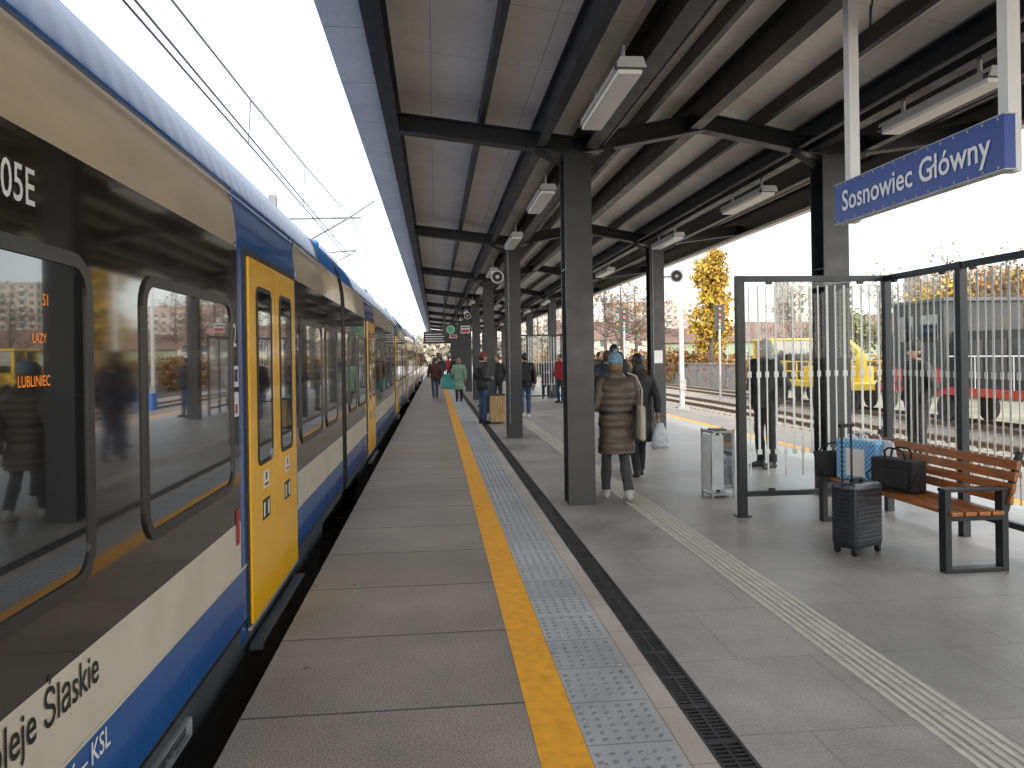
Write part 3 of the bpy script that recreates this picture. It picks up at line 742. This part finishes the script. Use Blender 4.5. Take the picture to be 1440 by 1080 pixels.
# ------------------------------------------------------------------ bench
WOOD=M('bench_wood',(.36,.12,.028),.4,var=.3,scale=5,stretch=(8,1,8),coat=.15)
def bench(x,y):
    e=empty('park_bench',(x,y,0)); w=MB(); f=MB(); Ln=1.9
    for i in range(4): w.box(.0+i*.108,.092+i*.108,-.02,Ln+.02,.425,.455)
    for i in range(4):
        z=.53+i*.085; xo=.47+ (z-.5)*.22
        w.obox((xo,Ln/2,z),(.03,Ln+.04,.07),Matrix.Rotation(.2,3,'Y'))
    for yy in(0.05,Ln-.05):
        f.box(-.03,.02,yy-.04,yy+.04,.0,.60); f.box(.42,.47,yy-.04,yy+.04,.0,.60) ; f.box(.02,.42,yy-.04,yy+.04,.0,.035); f.box(.02,.42,yy-.04,yy+.04,.385,.42)
        f.box(-.035,.475,yy-.045,yy+.045,.60,.625)
        f.beam((.47,yy,.44),(.60,yy,.88),.05,.035,up=(1,0,0))
    w.build('slats',[WOOD],e,bevel=.006); f.build('frame',[STEEL2],e,bevel=.004)
bench(3.75,5.3)
# ------------------------------------------------------------------ luggage
CAS=M('suitcase_shell',(.012,.015,.022),.3,var=.1,coat=.3)
def suitcase(x,y,rot):
    e=empty('rolling_suitcase',(x,y,0),rot)
    q=MB()
    W,Dp,z0,z1=.185,.115,.055,.58
    q.box(-W,W,-Dp,Dp,z0,z1)
    q.build('shell',[CAS],e,bevel=.035)
    q=MB()
    z=.12
    while z<.54:
        q.box(-W+.03,W-.03,-Dp-.007,-Dp+.01,z,z+.014); q.box(-W+.03,W-.03,Dp-.01,Dp+.007,z,z+.014)
        q.box(-W-.006,-W+.01,-Dp+.03,Dp-.03,z,z+.014); q.box(W-.01,W+.006,-Dp+.03,Dp-.03,z,z+.014); z+=.034
    q.build('ribs',[CAS],e,bevel=.003)
    q=MB()
    for sx in(-1,1):
        for sy in(-1,1):
            q.tube([(sx*.145-.012,sy*.08,.028),(sx*.145+.012,sy*.08,.028)],.027,0,14); q.box(sx*.145-.02,sx*.145+.02,sy*.08-.02,sy*.08+.02,.04,.066)
        q.tube([(sx*.06,.09,.56),(sx*.06,.09,1.03)],.009,0,8)
    q.box(-.085,.085,.072,.108,1.02,1.05,0); q.box(-.06,.06,-.02,.02,.592,.61,0); q.box(-.065,-.05,-.02,.02,.575,.6,0); q.box(.05,.065,-.02,.02,.575,.6,0)
    q.box(-W-.003,W+.003,-.006,.006,.06,.583,0)
    q.build('wheels_handle',[RUB],e,bevel=.002)
suitcase(3.43,6.0,.42)
e=empty('black_travel_bag',(3.93,6.22,.457),-1.25); q=MB(); q.box(-.21,.21,-.085,.085,0,.27); q.box(-.17,.17,-.115,-.084,.03,.19); q.build('body',[BLKF],e,bevel=.03)
q=MB()
for s in(-.03,.03): q.tube([(-.1,s,.26),(-.095,s*1.6,.33),(-.05,s*1.8,.36),(.05,s*1.8,.36),(.095,s*1.6,.33),(.1,s,.26)],.009,0,6)
q.tube([(-.2,0,.2),(-.24,-.1,.12),(-.15,-.14,.03),(.1,-.15,.02),(.24,-.1,.1),(.2,0,.2)],.008,0,6)
q.build('handles',[BLKF],e,smooth=True)
def checkmat():
    m,nt,b=nodes('checked_plastic'); L=nt.links; tc=nt.nodes.new('ShaderNodeTexCoord'); ch=nt.nodes.new('ShaderNodeTexChecker'); ch.inputs['Scale'].default_value=45
    ch.inputs[1].default_value=(.03,.26,.60,1); ch.inputs[2].default_value=(.32,.52,.70,1); L.new(tc.outputs['Object'],ch.inputs[0]); L.new(ch.outputs[0],b.inputs['Base Color']); b.inputs['Roughness'].default_value=.35; return m
e=empty('checked_shopping_bag',(3.93,6.74,.457),-1.2); q=MB(); q.box(-.22,.22,-.12,.12,0,.38,0); q.build('body',[checkmat()],e,bevel=.025)
q=MB()
for s in(-.1,.1): q.tube([(-.12,s,.34),(-.1,s*.8,.42),(0,s*.6,.45),(.1,s*.8,.42),(.12,s,.34)],.008,0,6)
q.box(-.1,.1,-.124,-.121,.05,.3,0)
q.build('handles',[WHITEP],e)
e=empty('white_carrier_bag',(4.02,6.50,.457),-1.4); q=MB(); bag_body(q,.2,.16,.38,0,.6); q.build('body',[M('white_film',(.65,.66,.68),.4,var=.1,scale=12,bump=.8,bscale=14)],e,smooth=True)
e=empty('black_handbag',(3.80,7.06,.457),.12)
q=MB(); bag_body(q,.36,.16,.24,0,1.2); q.build('body',[BLKF],e,smooth=True)
q=MB(); q.tube([(-.17,0,.22),(-.09,0,.30),(0,-.01,.32),(.09,0,.30),(.17,0,.22)],.009,0,6); q.build('strap',[BLKF],e)
# ------------------------------------------------------------------ bins
def bin_clear(x,y,rot=0):
    e=empty('transparent_litter_bin',(x,y,0),rot); e.scale=(.8,.8,1); q=MB()
    for sx in(-1,1):
        for sy in(-1,1): q.box(sx*.165-.012,sx*.165+.012,sy*.165-.012,sy*.165+.012,0,.78)
    q.box(-.177,.177,-.177,.177,.74,.765); q.box(-.18,.18,-.18,.18,.03,.05); q.box(-.02,.02,-.02,.02,.05,.74,1); q.box(-.1,.1,-.1,.1,.766,.78,1)
    q.build('frame',[GALV,STEEL2],e)
    q=MB(); q.box(-.15,.15,-.15,.15,.1,.735); q.build('bag_panels',[glassmat('bin_film',(.85,.87,.88))],e)
    q=MB(); q.box(-.178,-.0,-.181,-.178,.1,.72); q.box(-.181,-.178,-.14,.14,.08,.72); q.build('label',[M('bin_plate',(.6,.62,.63),.4,var=.1)],e)
    q=MB(); q.rings([(0,0,.12,.1,.1),(0,0,.25,.135,.12),(0,0,.45,.14,.13),(0,0,.5,.08,.09)],0,10); q.build('rubbish_bag',[M('bag_film',(.3,.31,.33),.3,var=.6,scale=15,bump=.8,bscale=20)],e,smooth=True)
bin_clear(3.24,8.62,.1)
e=empty('wooden_litter_bin',(1.50,18.9,0)); q=MB()
for k in range(6):
    for s in(-1,1): q.box(-.17+k*.058,-.12+k*.058,s*.17-.012,s*.17+.012,.06,.70); q.box(s*.17-.012,s*.17+.012,-.155+k*.054,-.11+k*.054,.06,.70)
q.box(-.19,.19,-.19,.19,.70,.735,1); q.box(-.15,.15,-.15,.15,.03,.69,1); q.build('slats',[M('pale_wood',(.4,.26,.11),.6,var=.25,stretch=(6,6,1)),STEEL2],e)
e=empty('teal_container',(.68,41,0)); q=MB(); q.box(-.35,.35,-.3,.3,.02,.72); q.box(-.38,.38,-.33,.33,.72,.78); q.build('body',[M('teal_plastic',(.02,.22,.22),.4)],e,bevel=.03)
# ------------------------------------------------------------------ loudspeakers, clock, hanging signs
def speaker(x,y,z,rot,sgn):
    e=empty('loudspeaker',(x,y,z),rot); q=MB()
    q.tube([(0,.16,0),(0,.10,0),(0,0,0),(0,-.12,0)],[.05,.06,.08,.13],0,20); q.tube([(0,-.121,0),(0,-.127,0)],[.135,.135],0,20); q.tube([(0,-.1275,0),(0,-.129,0)],[.105,.105],1,20); q.tube([(0,-.13,0),(0,-.14,0)],[.04,.03],0,10)
    q.box(-.015 if sgn<0 else -.28,.28 if sgn<0 else .015,.02,.05,-.015,.015,2)
    q.build('horn',[LGREY,RUB,STEEL2],e)
speaker(1.25,15.45,3.25,.1,-1); speaker(4.96,15.45,3.25,-.1,1)
speaker(1.25,29.7,3.25,.1,-1)
e=empty('platform_clock',(.62,30.5,2.75)); q=MB(); q.box(-.34,.34,-.07,.07,-.2,.2,0); q.tube([(0,-.071,0),(0,-.08,0)],.16,1,24); q.tube([(0,-.081,0),(0,-.083,0)],.14,3,24); q.box(-.006,.006,-.086,-.084,0,.11,2); q.box(0,.08,-.086,-.084,-.006,.006,2); q.box(-.25,-.21,-.03,.03,.2,1.4,0); q.box(.21,.25,-.03,.03,.2,1.4,0)
q.build('body',[STEEL,WHITEP,RUB,M('clock_green',(.05,.35,.15),.4)],e)
e=empty('hanging_departure_board',(.15,44,2.8)); q=MB(); q.box(-.8,.8,-.1,.1,-.35,.35,0); q.box(-.74,.74,-.105,-.101,-.28,.28,1); q.box(-.5,-.45,-.03,.03,.35,1.35,0); q.box(.45,.5,-.03,.03,.35,1.35,0)
for k in range(4): q.box(-.68,.3+.1*(k%2),-.11,-.106,.17-.13*k,.20-.13*k,2)
q.build('panel',[STEEL,RUB,WHITEP],e)
SRED=M('sign_red',(.5,.03,.03),.4)
def hang_sign(x,y,w=.36,h=.3,z=2.75):
    e=empty('platform_number_sign',(x,y,z)); q=MB(); q.box(-w/2,w/2,-.03,.03,-h/2,h/2,0); q.box(-w/2+.03,w/2-.03,-.034,-.031,-h/2+.03,0,1); q.box(-w/2+.03,w/2-.03,-.034,-.031,.06,h/2-.05,2)
    for s in(-1,1): q.box(s*w*.4-.015,s*w*.4+.015,-.015,.015,h/2,4.1-z,3)
    q.build('board',[WHITEP,SRED,RUB,STEEL],e)
hang_sign(1.2,30.5); hang_sign(4.9,26.5); hang_sign(.9,38)
q=MB(); q.box(-.09,.09,-.004,.0,-.13,.13); q.build('notice_plate',[WHITEP],loc=(4.57,15.43,1.6))
# ------------------------------------------------------------------ right hand masts / signal
def pole(x,y,h,r,name='lamp_mast'):
    e=empty(name,(x,y,-1.0)); q=MB(); q.tube([(0,0,0),(0,0,h)],[r,r*.75],0,14); q.box(-.25,.25,-.25,.25,0,.25,1); q.box(-r-.02,r+.02,-r-.05,-r,1.0,1.5,1)
    q.build('mast',[LGREY,conc],e); return e
pole(11.15,34,5.6+1.2,.12); pole(11.25,38.5,8.5,.10)
e=empty('blue_relay_box',(10.6,36,-1)); q=MB(); q.box(-.3,.3,-.3,.3,.1,1.2); q.box(-.33,.33,-.33,.33,1.2,1.25); q.box(-.28,.28,-.31,-.301,.2,1.1); q.build('cabinet',[M('cabinet_blue',(.03,.15,.5),.5)],e,bevel=.01)
def signal(x,y,z):
    e=empty('railway_signal',(x,y,-1)); q=MB(); q.tube([(0,0,0),(0,0,z+1)],.07,0,10)
    q.box(-.28,.28,-.04,.02,z-.7+1,z+.8+1,1)
    for k,cm in enumerate((2,3,4,3)): q.tube([(0,-.05,z-.45+1+k*.34),(0,-.09,z-.45+1+k*.34)],.11,1,14); q.tube([(0,-.091,z-.45+1+k*.34),(0,-.095,z-.45+1+k*.34)],.075,cm,12)
    q.tube([(0,.06,z+.9),(0,.3,z+.9)],.02,0,6); q.build('signal_head',[GALV,RUB,M('lens_g',(.02,.15,.05),.1),M('lens_o',(.3,.12,.02),.1),M('lens_r',(.9,.02,.02),.1)],e)
signal(11.0,44,3.6); signal(16.0,42,3.6)
# ------------------------------------------------------------------ rail vehicles right
YM=M('machine_yellow',(.60,.40,.03),.45,var=.12,dirt=.4); WG=M('wagon_dark',(.022,.023,.026),.55,var=.4,scale=2,dirt=.25); WGB=M('wagon_grey',(.06,.06,.065),.5,var=.3,scale=2,dirt=.3); RST=M('wagon_red',(.33,.03,.02),.6,var=.3)
def wheels(q,ys,m):
    for yy in ys:
        for sx in(-1,1): q.tube([(sx*.68,yy,.46),(sx*.82,yy,.46)],.46,m,20); q.box(sx*.9-.06,sx*.9+.06,yy-.18,yy+.18,.35,.62,m)
e=empty('yellow_track_machine',(17.9,34,-.76))
q=MB(); q.box(-1.35,1.35,-5,5,.85,1.12,0); wheels(q,(-4,-2.6,2.6,4),1)
q.box(-1.3,1.3,2.6,4.8,1.15,2.0,0); q.box(-1.36,1.36,2.5,4.9,3.0,3.1,0)
for yy in(2.65,3.7,4.75):
    for sx in(-1.25,1.25): q.box(sx-.06,sx+.06,yy-.06,yy+.06,2.0,3.0,0)
q.box(-1.2,1.2,2.7,4.7,2.0,3.0,2)
for yy in(-4.8,-3.6,-2.4,-1.2,0,1.2,2.4):
    q.box(-1.33,-1.27,yy-.04,yy+.04,1.12,2.0,0); q.box(1.27,1.33,yy-.04,yy+.04,1.12,2.0,0)
for z in(1.95,1.5): q.box(-1.33,-1.27,-4.8,2.4,z,z+.06,0); q.box(1.27,1.33,-4.8,2.4,z,z+.06,0)
q.box(-.9,.9,-2.6,.2,1.12,1.75,0); q.box(-.8,.8,.5,2.0,1.12,2.3,1); q.tube([(0,-3.2,1.12),(0,-3.2,2.3)],.2,0,12); q.beam((0,-3.2,2.3),(0,-1.2,3.3),.22,.24,0); q.beam((0,-1.2,3.3),(0,-.3,2.4),.18,.2,0); q.beam((0,-.3,2.4),(0,.1,2.0),.45,.18,1)
for k in range(5): q.tube([(-1.15+.15*math.sin(k),-4.4+.5*k,1.13),(-1.15,-4.2+.5*k,1.6)],.09,k%2,8)
q.build('body',[YM,WG,GLS],e,bevel=.02)
def wagon(y,L,kind):
    e=empty('freight_wagon' if kind else 'diesel_locomotive',(17.9,y,-.76)); q=MB(); q.box(-1.3,1.3,-L/2,L/2,.95,1.2,2); wheels(q,(-L/2+1.6,-L/2+3.2,L/2-3.2,L/2-1.6),0)
    for s in(-1,1):
        for sx in(-.85,.85): q.tube([(sx,s*L/2,1.05),(sx,s*(L/2+.55),1.05)],[.1,.1],0,10); q.tube([(sx,s*(L/2+.5),1.05),(sx,s*(L/2+.58),1.05)],.22,0,14)
    if kind:
        q.box(-1.38,1.38,-L/2+.3,L/2-.3,1.2,3.5,0)
        q.box(-1.395,-1.385,-L/2+.35,L/2-.35,1.25,1.75,2); q.box(-1.395,-1.385,-L/2+.35,L/2-.35,1.8,1.9,5)
        k=-L/2+.4
        while k<L/2-.3:
            q.box(-1.46,-1.397,k,k+.12,1.2,3.5,1); q.box(1.38,1.46,k,k+.12,1.2,3.5,0); k+=1.05
        q.box(-1.47,1.47,-L/2+.25,L/2-.25,3.5,3.6,0)
    else:
        q.box(-1.1,1.1,-L/2+.4,L/2-4,1.2,3.0,0); q.box(-1.4,1.4,L/2-4,L/2-1.2,1.2,4.0,0); q.box(-1.45,1.45,L/2-4.1,L/2-1.1,4.0,4.12,1); q.box(-1.42,-1.4,L/2-3.7,L/2-2.8,2.7,3.6,3); q.box(-1.42,-1.4,L/2-2.4,L/2-1.5,2.7,3.6,3); q.box(-1.1,1.1,L/2-1.2,L/2-.2,1.2,3.0,0)
        q.box(-1.42,-1.4,L/2-3.9,L/2-1.3,1.3,1.8,2)
        k=-L/2+.6
        while k<L/2-4.5: q.box(-1.13,-1.1,k,k+.7,1.5,2.7,1); k+=1.0
        q.tube([(-1.3,-L/2+.3,2.2),(-1.3,L/2-4,2.2)],.025,5,6)
        k=-L/2+.3
        while k<L/2-4: q.tube([(-1.3,k,1.2),(-1.3,k,2.2)],.02,5,6); k+=1.6
        q.tube([(0,-1,3.0),(0,-1,3.5)],.15,0,10)
    q.build('body',[WG,WGB,RST,GLS,YM,WHITEP],e,bevel=.015)
wagon(21.5,12,0); wagon(8.6,12,2); wagon(-4,12,1)
# ------------------------------------------------------------------ wall, buildings
m,nt,bb=nodes('graffiti_wall'); L=nt.links
tc=nt.nodes.new('ShaderNodeTexCoord'); n1=nt.nodes.new('ShaderNodeTexNoise'); n1.inputs['Scale'].default_value=.6; n1.inputs['Detail'].default_value=2; n1.inputs['Distortion'].default_value=2
L.new(tc.outputs['Object'],n1.inputs['Vector']); r=nt.nodes.new('ShaderNodeValToRGB'); r.color_ramp.interpolation='CONSTANT'
cr=r.color_ramp; cr.elements[0].color=(.22,.21,.19,1); cr.elements[1].position=.56; cr.elements[1].color=(.22,.05,.05,1)
for p_,c_ in((.6,(.3,.3,.29)),(.63,(.07,.09,.18)),(.66,(.26,.24,.19))):
    el=cr.elements.new(p_); el.color=c4(c_)
L.new(n1.outputs[0],r.inputs[0]); L.new(r.outputs[0],bb.inputs['Base Color']); bb.inputs['Roughness'].default_value=.9
q=MB(); q.box(-.1,.1,0,26,0,1.8); q.box(-.16,.16,0,26,1.8,1.9)
for k in range(9): q.box(-.15,.15,k*3.1,k*3.1+.2,0,1.95)
q.build('concrete_wall',[m],loc=(21.5,52,-1.02))
PL=M('plaster_cream',(.40,.37,.32),.9,var=.1,scale=.5); PL2=M('plaster_pink',(.38,.31,.27),.9,var=.1,scale=.5); WIN=M('building_window',(.08,.09,.11),.1,spec=.8); RFT=M('roof_tile',(.13,.08,.065),.85,var=.2,scale=3); PL3=M('plaster_green',(.26,.30,.22),.9,var=.1)
PANW=M('balcony_panel',(.42,.42,.41),.8)
def block(x,y,w,d,h,rot,mat,name='apartment_block'):
    e=empty(name,(x,y,-1.02),rot); q=MB(); q.box(-w/2,w/2,-d/2,d/2,0,h,0); q.box(-w/2-.3,w/2+.3,-d/2-.3,d/2+.3,h,h+.5,2)
    fl=int(h/2.8); n=int(w/3.2); nd=int(d/3.2)
    for k in range(fl):
        z=1+k*2.8
        for i in range(n):
            xx=-w/2+1.6+i*(w-3.2)/max(1,n-1)
            q.box(xx-.75,xx+.75,-d/2-.03,-d/2+.05,z,z+1.4,1)
            if i%3==1: q.box(xx-1.3,xx+1.3,-d/2-1.1,-d/2-.04,z-.9,z+.1,2)
        for i in range(nd):
            yy=-d/2+1.6+i*(d-3.2)/max(1,nd-1); q.box(-w/2-.03,-w/2+.05,yy-.7,yy+.7,z,z+1.4,1)
    q.build('walls_windows',[mat,WIN,PANW],e)
block(150,292,26,13,31,0,PL); block(184,238,50,13,29,-.2,PL2); block(95,330,40,13,25,.1,PL2); block(75,190,18,10,10,.1,PL2,'tenement_house')
block(60,420,50,13,31,0,PL); block(120,150,26,12,13,-.3,PL,'tenement_house')
def house(x,y,w,d,h,rh,rot,mat,name='gabled_house'):
    e=empty(name,(x,y,-1.02),rot); q=MB(); q.box(-w/2,w/2,-d/2,d/2,0,h,0)
    q.quad((-w/2-.4,-d/2-.4,h),(w/2+.4,-d/2-.4,h),(w/2+.4,0,h+rh),(-w/2-.4,0,h+rh),1); q.quad((w/2+.4,d/2+.4,h),(-w/2-.4,d/2+.4,h),(-w/2-.4,0,h+rh),(w/2+.4,0,h+rh),1)
    for s in(-1,1): q.poly([(s*w/2,-d/2,h),(s*w/2,d/2,h),(s*w/2,0,h+rh)],0)
    n=int(w/2.6)
    for i in range(n):
        xx=-w/2+1.3+i*(w-2.6)/max(1,n-1)
        for z in ([1.2] if h<4.5 else [1.2,4]): q.box(xx-.5,xx+.5,-d/2-.04,-d/2+.02,z,z+1.5,2); q.box(xx-.6,xx+.6,-d/2-.1,-d/2-.05,z-.1,z,3)
    q.box(w*.2,w*.2+.7,.2,.9,h+rh*.3,h+rh+.9,0)
    q.build('walls_roof',[mat,RFT,WIN,PANW],e)
house(51,108,15,9,4.2,3,.2,PL2); house(40,88,26,8,4.0,1.8,-.35,PL3,'goods_shed'); house(66,96,20,9,4.5,3,.1,PL); house(27,120,16,9,5,3,0,PL)
# ------------------------------------------------------------------ trees
BARK=M('bark',(.08,.065,.055),.9,var=.3)
def leafm(n,c): return M(n,c,.75,var=.35,scale=1.5)
LY=[leafm('leaf_yellow',(.42,.27,.03)),leafm('leaf_gold',(.32,.20,.025)),leafm('leaf_ochre',(.19,.13,.025))]
LO=[leafm('leaf_orange',(.28,.13,.02)),leafm('leaf_rust',(.18,.085,.02)),leafm('leaf_brown',(.10,.07,.03))]
LGn=[leafm('leaf_green',(.10,.12,.03)),leafm('leaf_olive',(.15,.14,.04)),leafm('leaf_dark',(.05,.065,.02))]
def leaves(name,mats,C,ls,parent=None):
    N=len(C); A=RNG.normal(size=(N,3)); A/=np.linalg.norm(A,axis=1)[:,None]; B=np.cross(A,RNG.normal(size=(N,3))); B/=np.linalg.norm(B,axis=1)[:,None]
    s=(ls*RNG.uniform(.6,1.35,N))[:,None]; A=A*s; B=B*s*.7
    V=np.stack([C-A,C-B,C+A,C+B],1).reshape(-1,3); me=D.meshes.new(name)
    me.vertices.add(4*N); me.vertices.foreach_set('co',V.astype('f').ravel()); me.loops.add(4*N); me.loops.foreach_set('vertex_index',np.arange(4*N,dtype='i'))
    me.polygons.add(N); me.polygons.foreach_set('loop_start',np.arange(0,4*N,4,dtype='i')); 
    for m in mats: me.materials.append(m)
    me.polygons.foreach_set('material_index',RNG.choice([0,0,1,1,2],N).astype('i')); me.update(calc_edges=True); me.validate()
    return place(name,me,parent)
TM={}
def tree(x,y,h,r,kind,mats,nleaf=2600,ls=.13,name='tree',key=None):
    e=empty(name,(x,y,-1.02))
    if key and key in TM:
        a,b_,h0=TM[key]; e.rotation_euler=(0,0,random.random()*6.28); k=h/h0; e.scale=(k,k,k)
        for nm,me in(('trunk_limbs',a),('foliage',b_)):
            if me: place(nm,me,e)
        return
    t_=MB(); top=h*.93
    lean=Vector((random.uniform(-.03,.03)*h,random.uniform(-.03,.03)*h,top))
    t_.tube([Vector((0,0,0)),lean*.3,lean*.6+Vector((.1,0,0)),lean],[h*.022,h*.016,h*.010,h*.003],0,8)
    tips=[]
    nb=26 if kind!='bare' else 30
    for i in range(nb):
        f=random.uniform(.18 if kind=='poplar' else .28,.95); base=lean*f
        ang=i*2.4+random.random()
        if kind=='poplar': ln=r*(1.15-f*.8)*random.uniform(.7,1.2); dz=ln*1.3
        else: ln=r*math.sin(math.pi*min(1,.25+f*.72))*random.uniform(.75,1.15); dz=ln*random.uniform(.25,.8)
        tip=base+Vector((math.cos(ang)*ln,math.sin(ang)*ln,dz)); mid=base.lerp(tip,.5)+Vector((0,0,-.05*ln))
        rr=h*.006*(1.2-f); t_.tube([base,mid,tip],[rr,rr*.6,rr*.2],0,4); tips+= [tip,mid,base.lerp(tip,.75)]
        for j in range(5 if kind!='bare' else 11):
            st=base.lerp(tip,random.uniform(.35,1)); d=Vector((random.gauss(0,1),random.gauss(0,1),random.gauss(.6,.7))).normalized()*(ln*random.uniform(.2,.45))
            t_.tube([st,st+d],[rr*.4,rr*.12],0,3,cap=False); tips.append(st+d)
            if kind=='bare':
                for _ in range(3):
                    d2=Vector((random.gauss(0,1),random.gauss(0,1),random.gauss(.5,.7))).normalized()*(ln*.18); s2=st+d*random.random(); t_.tube([s2,s2+d2],[rr*.18,rr*.09],0,3,cap=False)
    o1=t_.build('trunk_limbs',[BARK],e,smooth=True)
    T=np.array([tuple(v) for v in tips]); C=T[RNG.integers(0,len(T),nleaf)]+RNG.normal(size=(nleaf,3))*r*.16
    o2=leaves('foliage',mats,C,ls,e)
    if key: TM[key]=(o1.data,o2.data,h)
tree(21.8,59,11.2,1.6,'poplar',LY,6000,.16,'poplar_tree'); tree(24.5,66,9.0,1.4,'poplar',LY,3500,.16,'poplar_tree')
for i,(x,y,h) in enumerate(((17.6,78,11),(19.8,80,12),(15.5,84,10.5),(23,86,12),(13,96,11),(27,90,12),(35,44,9.2),(40,56,11),(46,52,10),(52,50,11),(31,40,8.0),(34,56,9.5),(38,36,8.6),(30,62,9))): tree(x,y,h,3.6,'bare',LO,250,.14,'bare_tree',key='bare%d'%(i%2))
for i,(x,y,h,r_,ms) in enumerate(((33,47,7.0,2.6,LY),(44,48,8.0,3,LO),(42,42,7.0,2.8,LGn))): tree(x,y,h,r_,'round',ms,4500,.17,'autumn_tree',key='r%d'%i)
for x,y,h,k in((38,50,7.6,1),(48,60,9,0),(29,52,5.5,2),(35,31,5.8,1)): tree(x,y,h,1,'round',LY,0,.1,'autumn_tree',key='r%d'%k)
def hedge(name,x0,y0,x1,y1,h,w,mats,n,ls):
    t_=RNG.random(n); kn=RNG.random(60); hh=h*(.55+.45*np.interp(t_*59,np.arange(60),kn)); z=hh*RNG.random(n)**.7
    C=np.stack([x0+(x1-x0)*t_+RNG.normal(size=n)*w/2.5,y0+(y1-y0)*t_+RNG.normal(size=n)*w/2.5,-1+z],1); leaves(name,mats,C,ls)
hedge('autumn_shrubs',13,100,24,62,3.4,2.5,LO,8000,.2); hedge('shrub_row',23,60,34,24,2.8,2,LO,7000,.17); hedge('shrub_row',34,30,30,5,3,2.5,LGn,4000,.2)
hedge('distant_trees',-90,230,160,250,11,12,[leafm('far_a',(.22,.20,.17)),leafm('far_b',(.26,.22,.16)),leafm('far_c',(.17,.17,.15))],13000,1.0)  # distance haze put into the colour: pale, greyed leaf tones
hedge('distant_trees',60,160,190,90,8,8,[leafm('far_d',(.22,.17,.08)),leafm('far_e',(.18,.15,.08)),leafm('far_f',(.12,.12,.07))],11000,.65)
# fallen leaves on the platform
C=np.stack([RNG.uniform(-.8,5.6,60),RNG.uniform(2.2,26,60),np.full(60,.006)],1)
me=MB()
for cx,cy,cz in C.tolist():
    a=random.random()*6.28; s=random.uniform(.012,.026); ca,sa=math.cos(a)*s,math.sin(a)*s
    me.quad((cx-ca,cy-sa,cz),(cx+sa*.6,cy-ca*.6,cz+.002),(cx+ca,cy+sa,cz+.006),(cx-sa*.6,cy+ca*.6,cz+.003),random.choice((0,1)))
me.build('fallen_leaves',[LO[1],LY[2]])
# ------------------------------------------------------------------ sky, sun, camera
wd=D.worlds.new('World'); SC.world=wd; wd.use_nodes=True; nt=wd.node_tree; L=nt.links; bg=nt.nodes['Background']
sk=nt.nodes.new('ShaderNodeTexSky'); sk.sky_type='NISHITA'; sk.sun_disc=False
sd=Vector((.12,-.99,0)).normalized(); el=math.radians(24)
dirv=Vector((sd.x*math.cos(el),sd.y*math.cos(el),math.sin(el)))
sk.sun_elevation=el; sk.sun_rotation=math.atan2(sd.x,sd.y); sk.air_density=1.0; sk.dust_density=1.0; sk.ozone_density=1.0
hs=nt.nodes.new('ShaderNodeHueSaturation'); hs.inputs['Saturation'].default_value=.55; hs.inputs['Value'].default_value=1.3
# haze glow added to the sky to light the platform: brighter sunward, dimmer ahead
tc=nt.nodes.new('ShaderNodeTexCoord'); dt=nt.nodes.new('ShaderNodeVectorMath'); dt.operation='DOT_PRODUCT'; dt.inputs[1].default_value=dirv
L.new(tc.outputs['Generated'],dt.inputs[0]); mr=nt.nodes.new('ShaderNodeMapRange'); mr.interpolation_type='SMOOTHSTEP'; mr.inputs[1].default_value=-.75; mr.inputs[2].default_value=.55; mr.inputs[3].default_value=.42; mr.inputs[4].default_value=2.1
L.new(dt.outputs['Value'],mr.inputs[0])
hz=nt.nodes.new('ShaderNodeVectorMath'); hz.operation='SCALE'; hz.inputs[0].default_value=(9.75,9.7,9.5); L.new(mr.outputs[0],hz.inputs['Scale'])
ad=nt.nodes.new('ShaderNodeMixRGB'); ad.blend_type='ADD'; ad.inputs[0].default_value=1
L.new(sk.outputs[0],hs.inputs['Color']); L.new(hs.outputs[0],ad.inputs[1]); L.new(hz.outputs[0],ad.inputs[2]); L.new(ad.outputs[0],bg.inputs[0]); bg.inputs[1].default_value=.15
sl=D.lights.new('sun','SUN'); sl.energy=3.4; sl.angle=math.radians(.6); sl.color=(1,.86,.66); so=D.objects.new('sun',sl); COL.objects.link(so)
so.rotation_euler=dirv.to_track_quat('Z','Y').to_euler()
cam=D.cameras.new('camera'); co=D.objects.new('camera',cam); COL.objects.link(co); SC.camera=co
cam.sensor_width=36; cam.lens=27; cam.shift_y=-.0268; cam.clip_end=3000; cam.clip_start=.05
Rm=Matrix.Rotation(math.radians(-5.71),4,'Z')@Matrix.Rotation(math.radians(90),4,'X')@Matrix.Rotation(math.radians(-.86),4,'Z')
co.matrix_world=Matrix.Translation((0,0,1.65))@Rm
SC.view_settings.view_transform='Standard'; SC.view_settings.look='None'; SC.view_settings.exposure=0
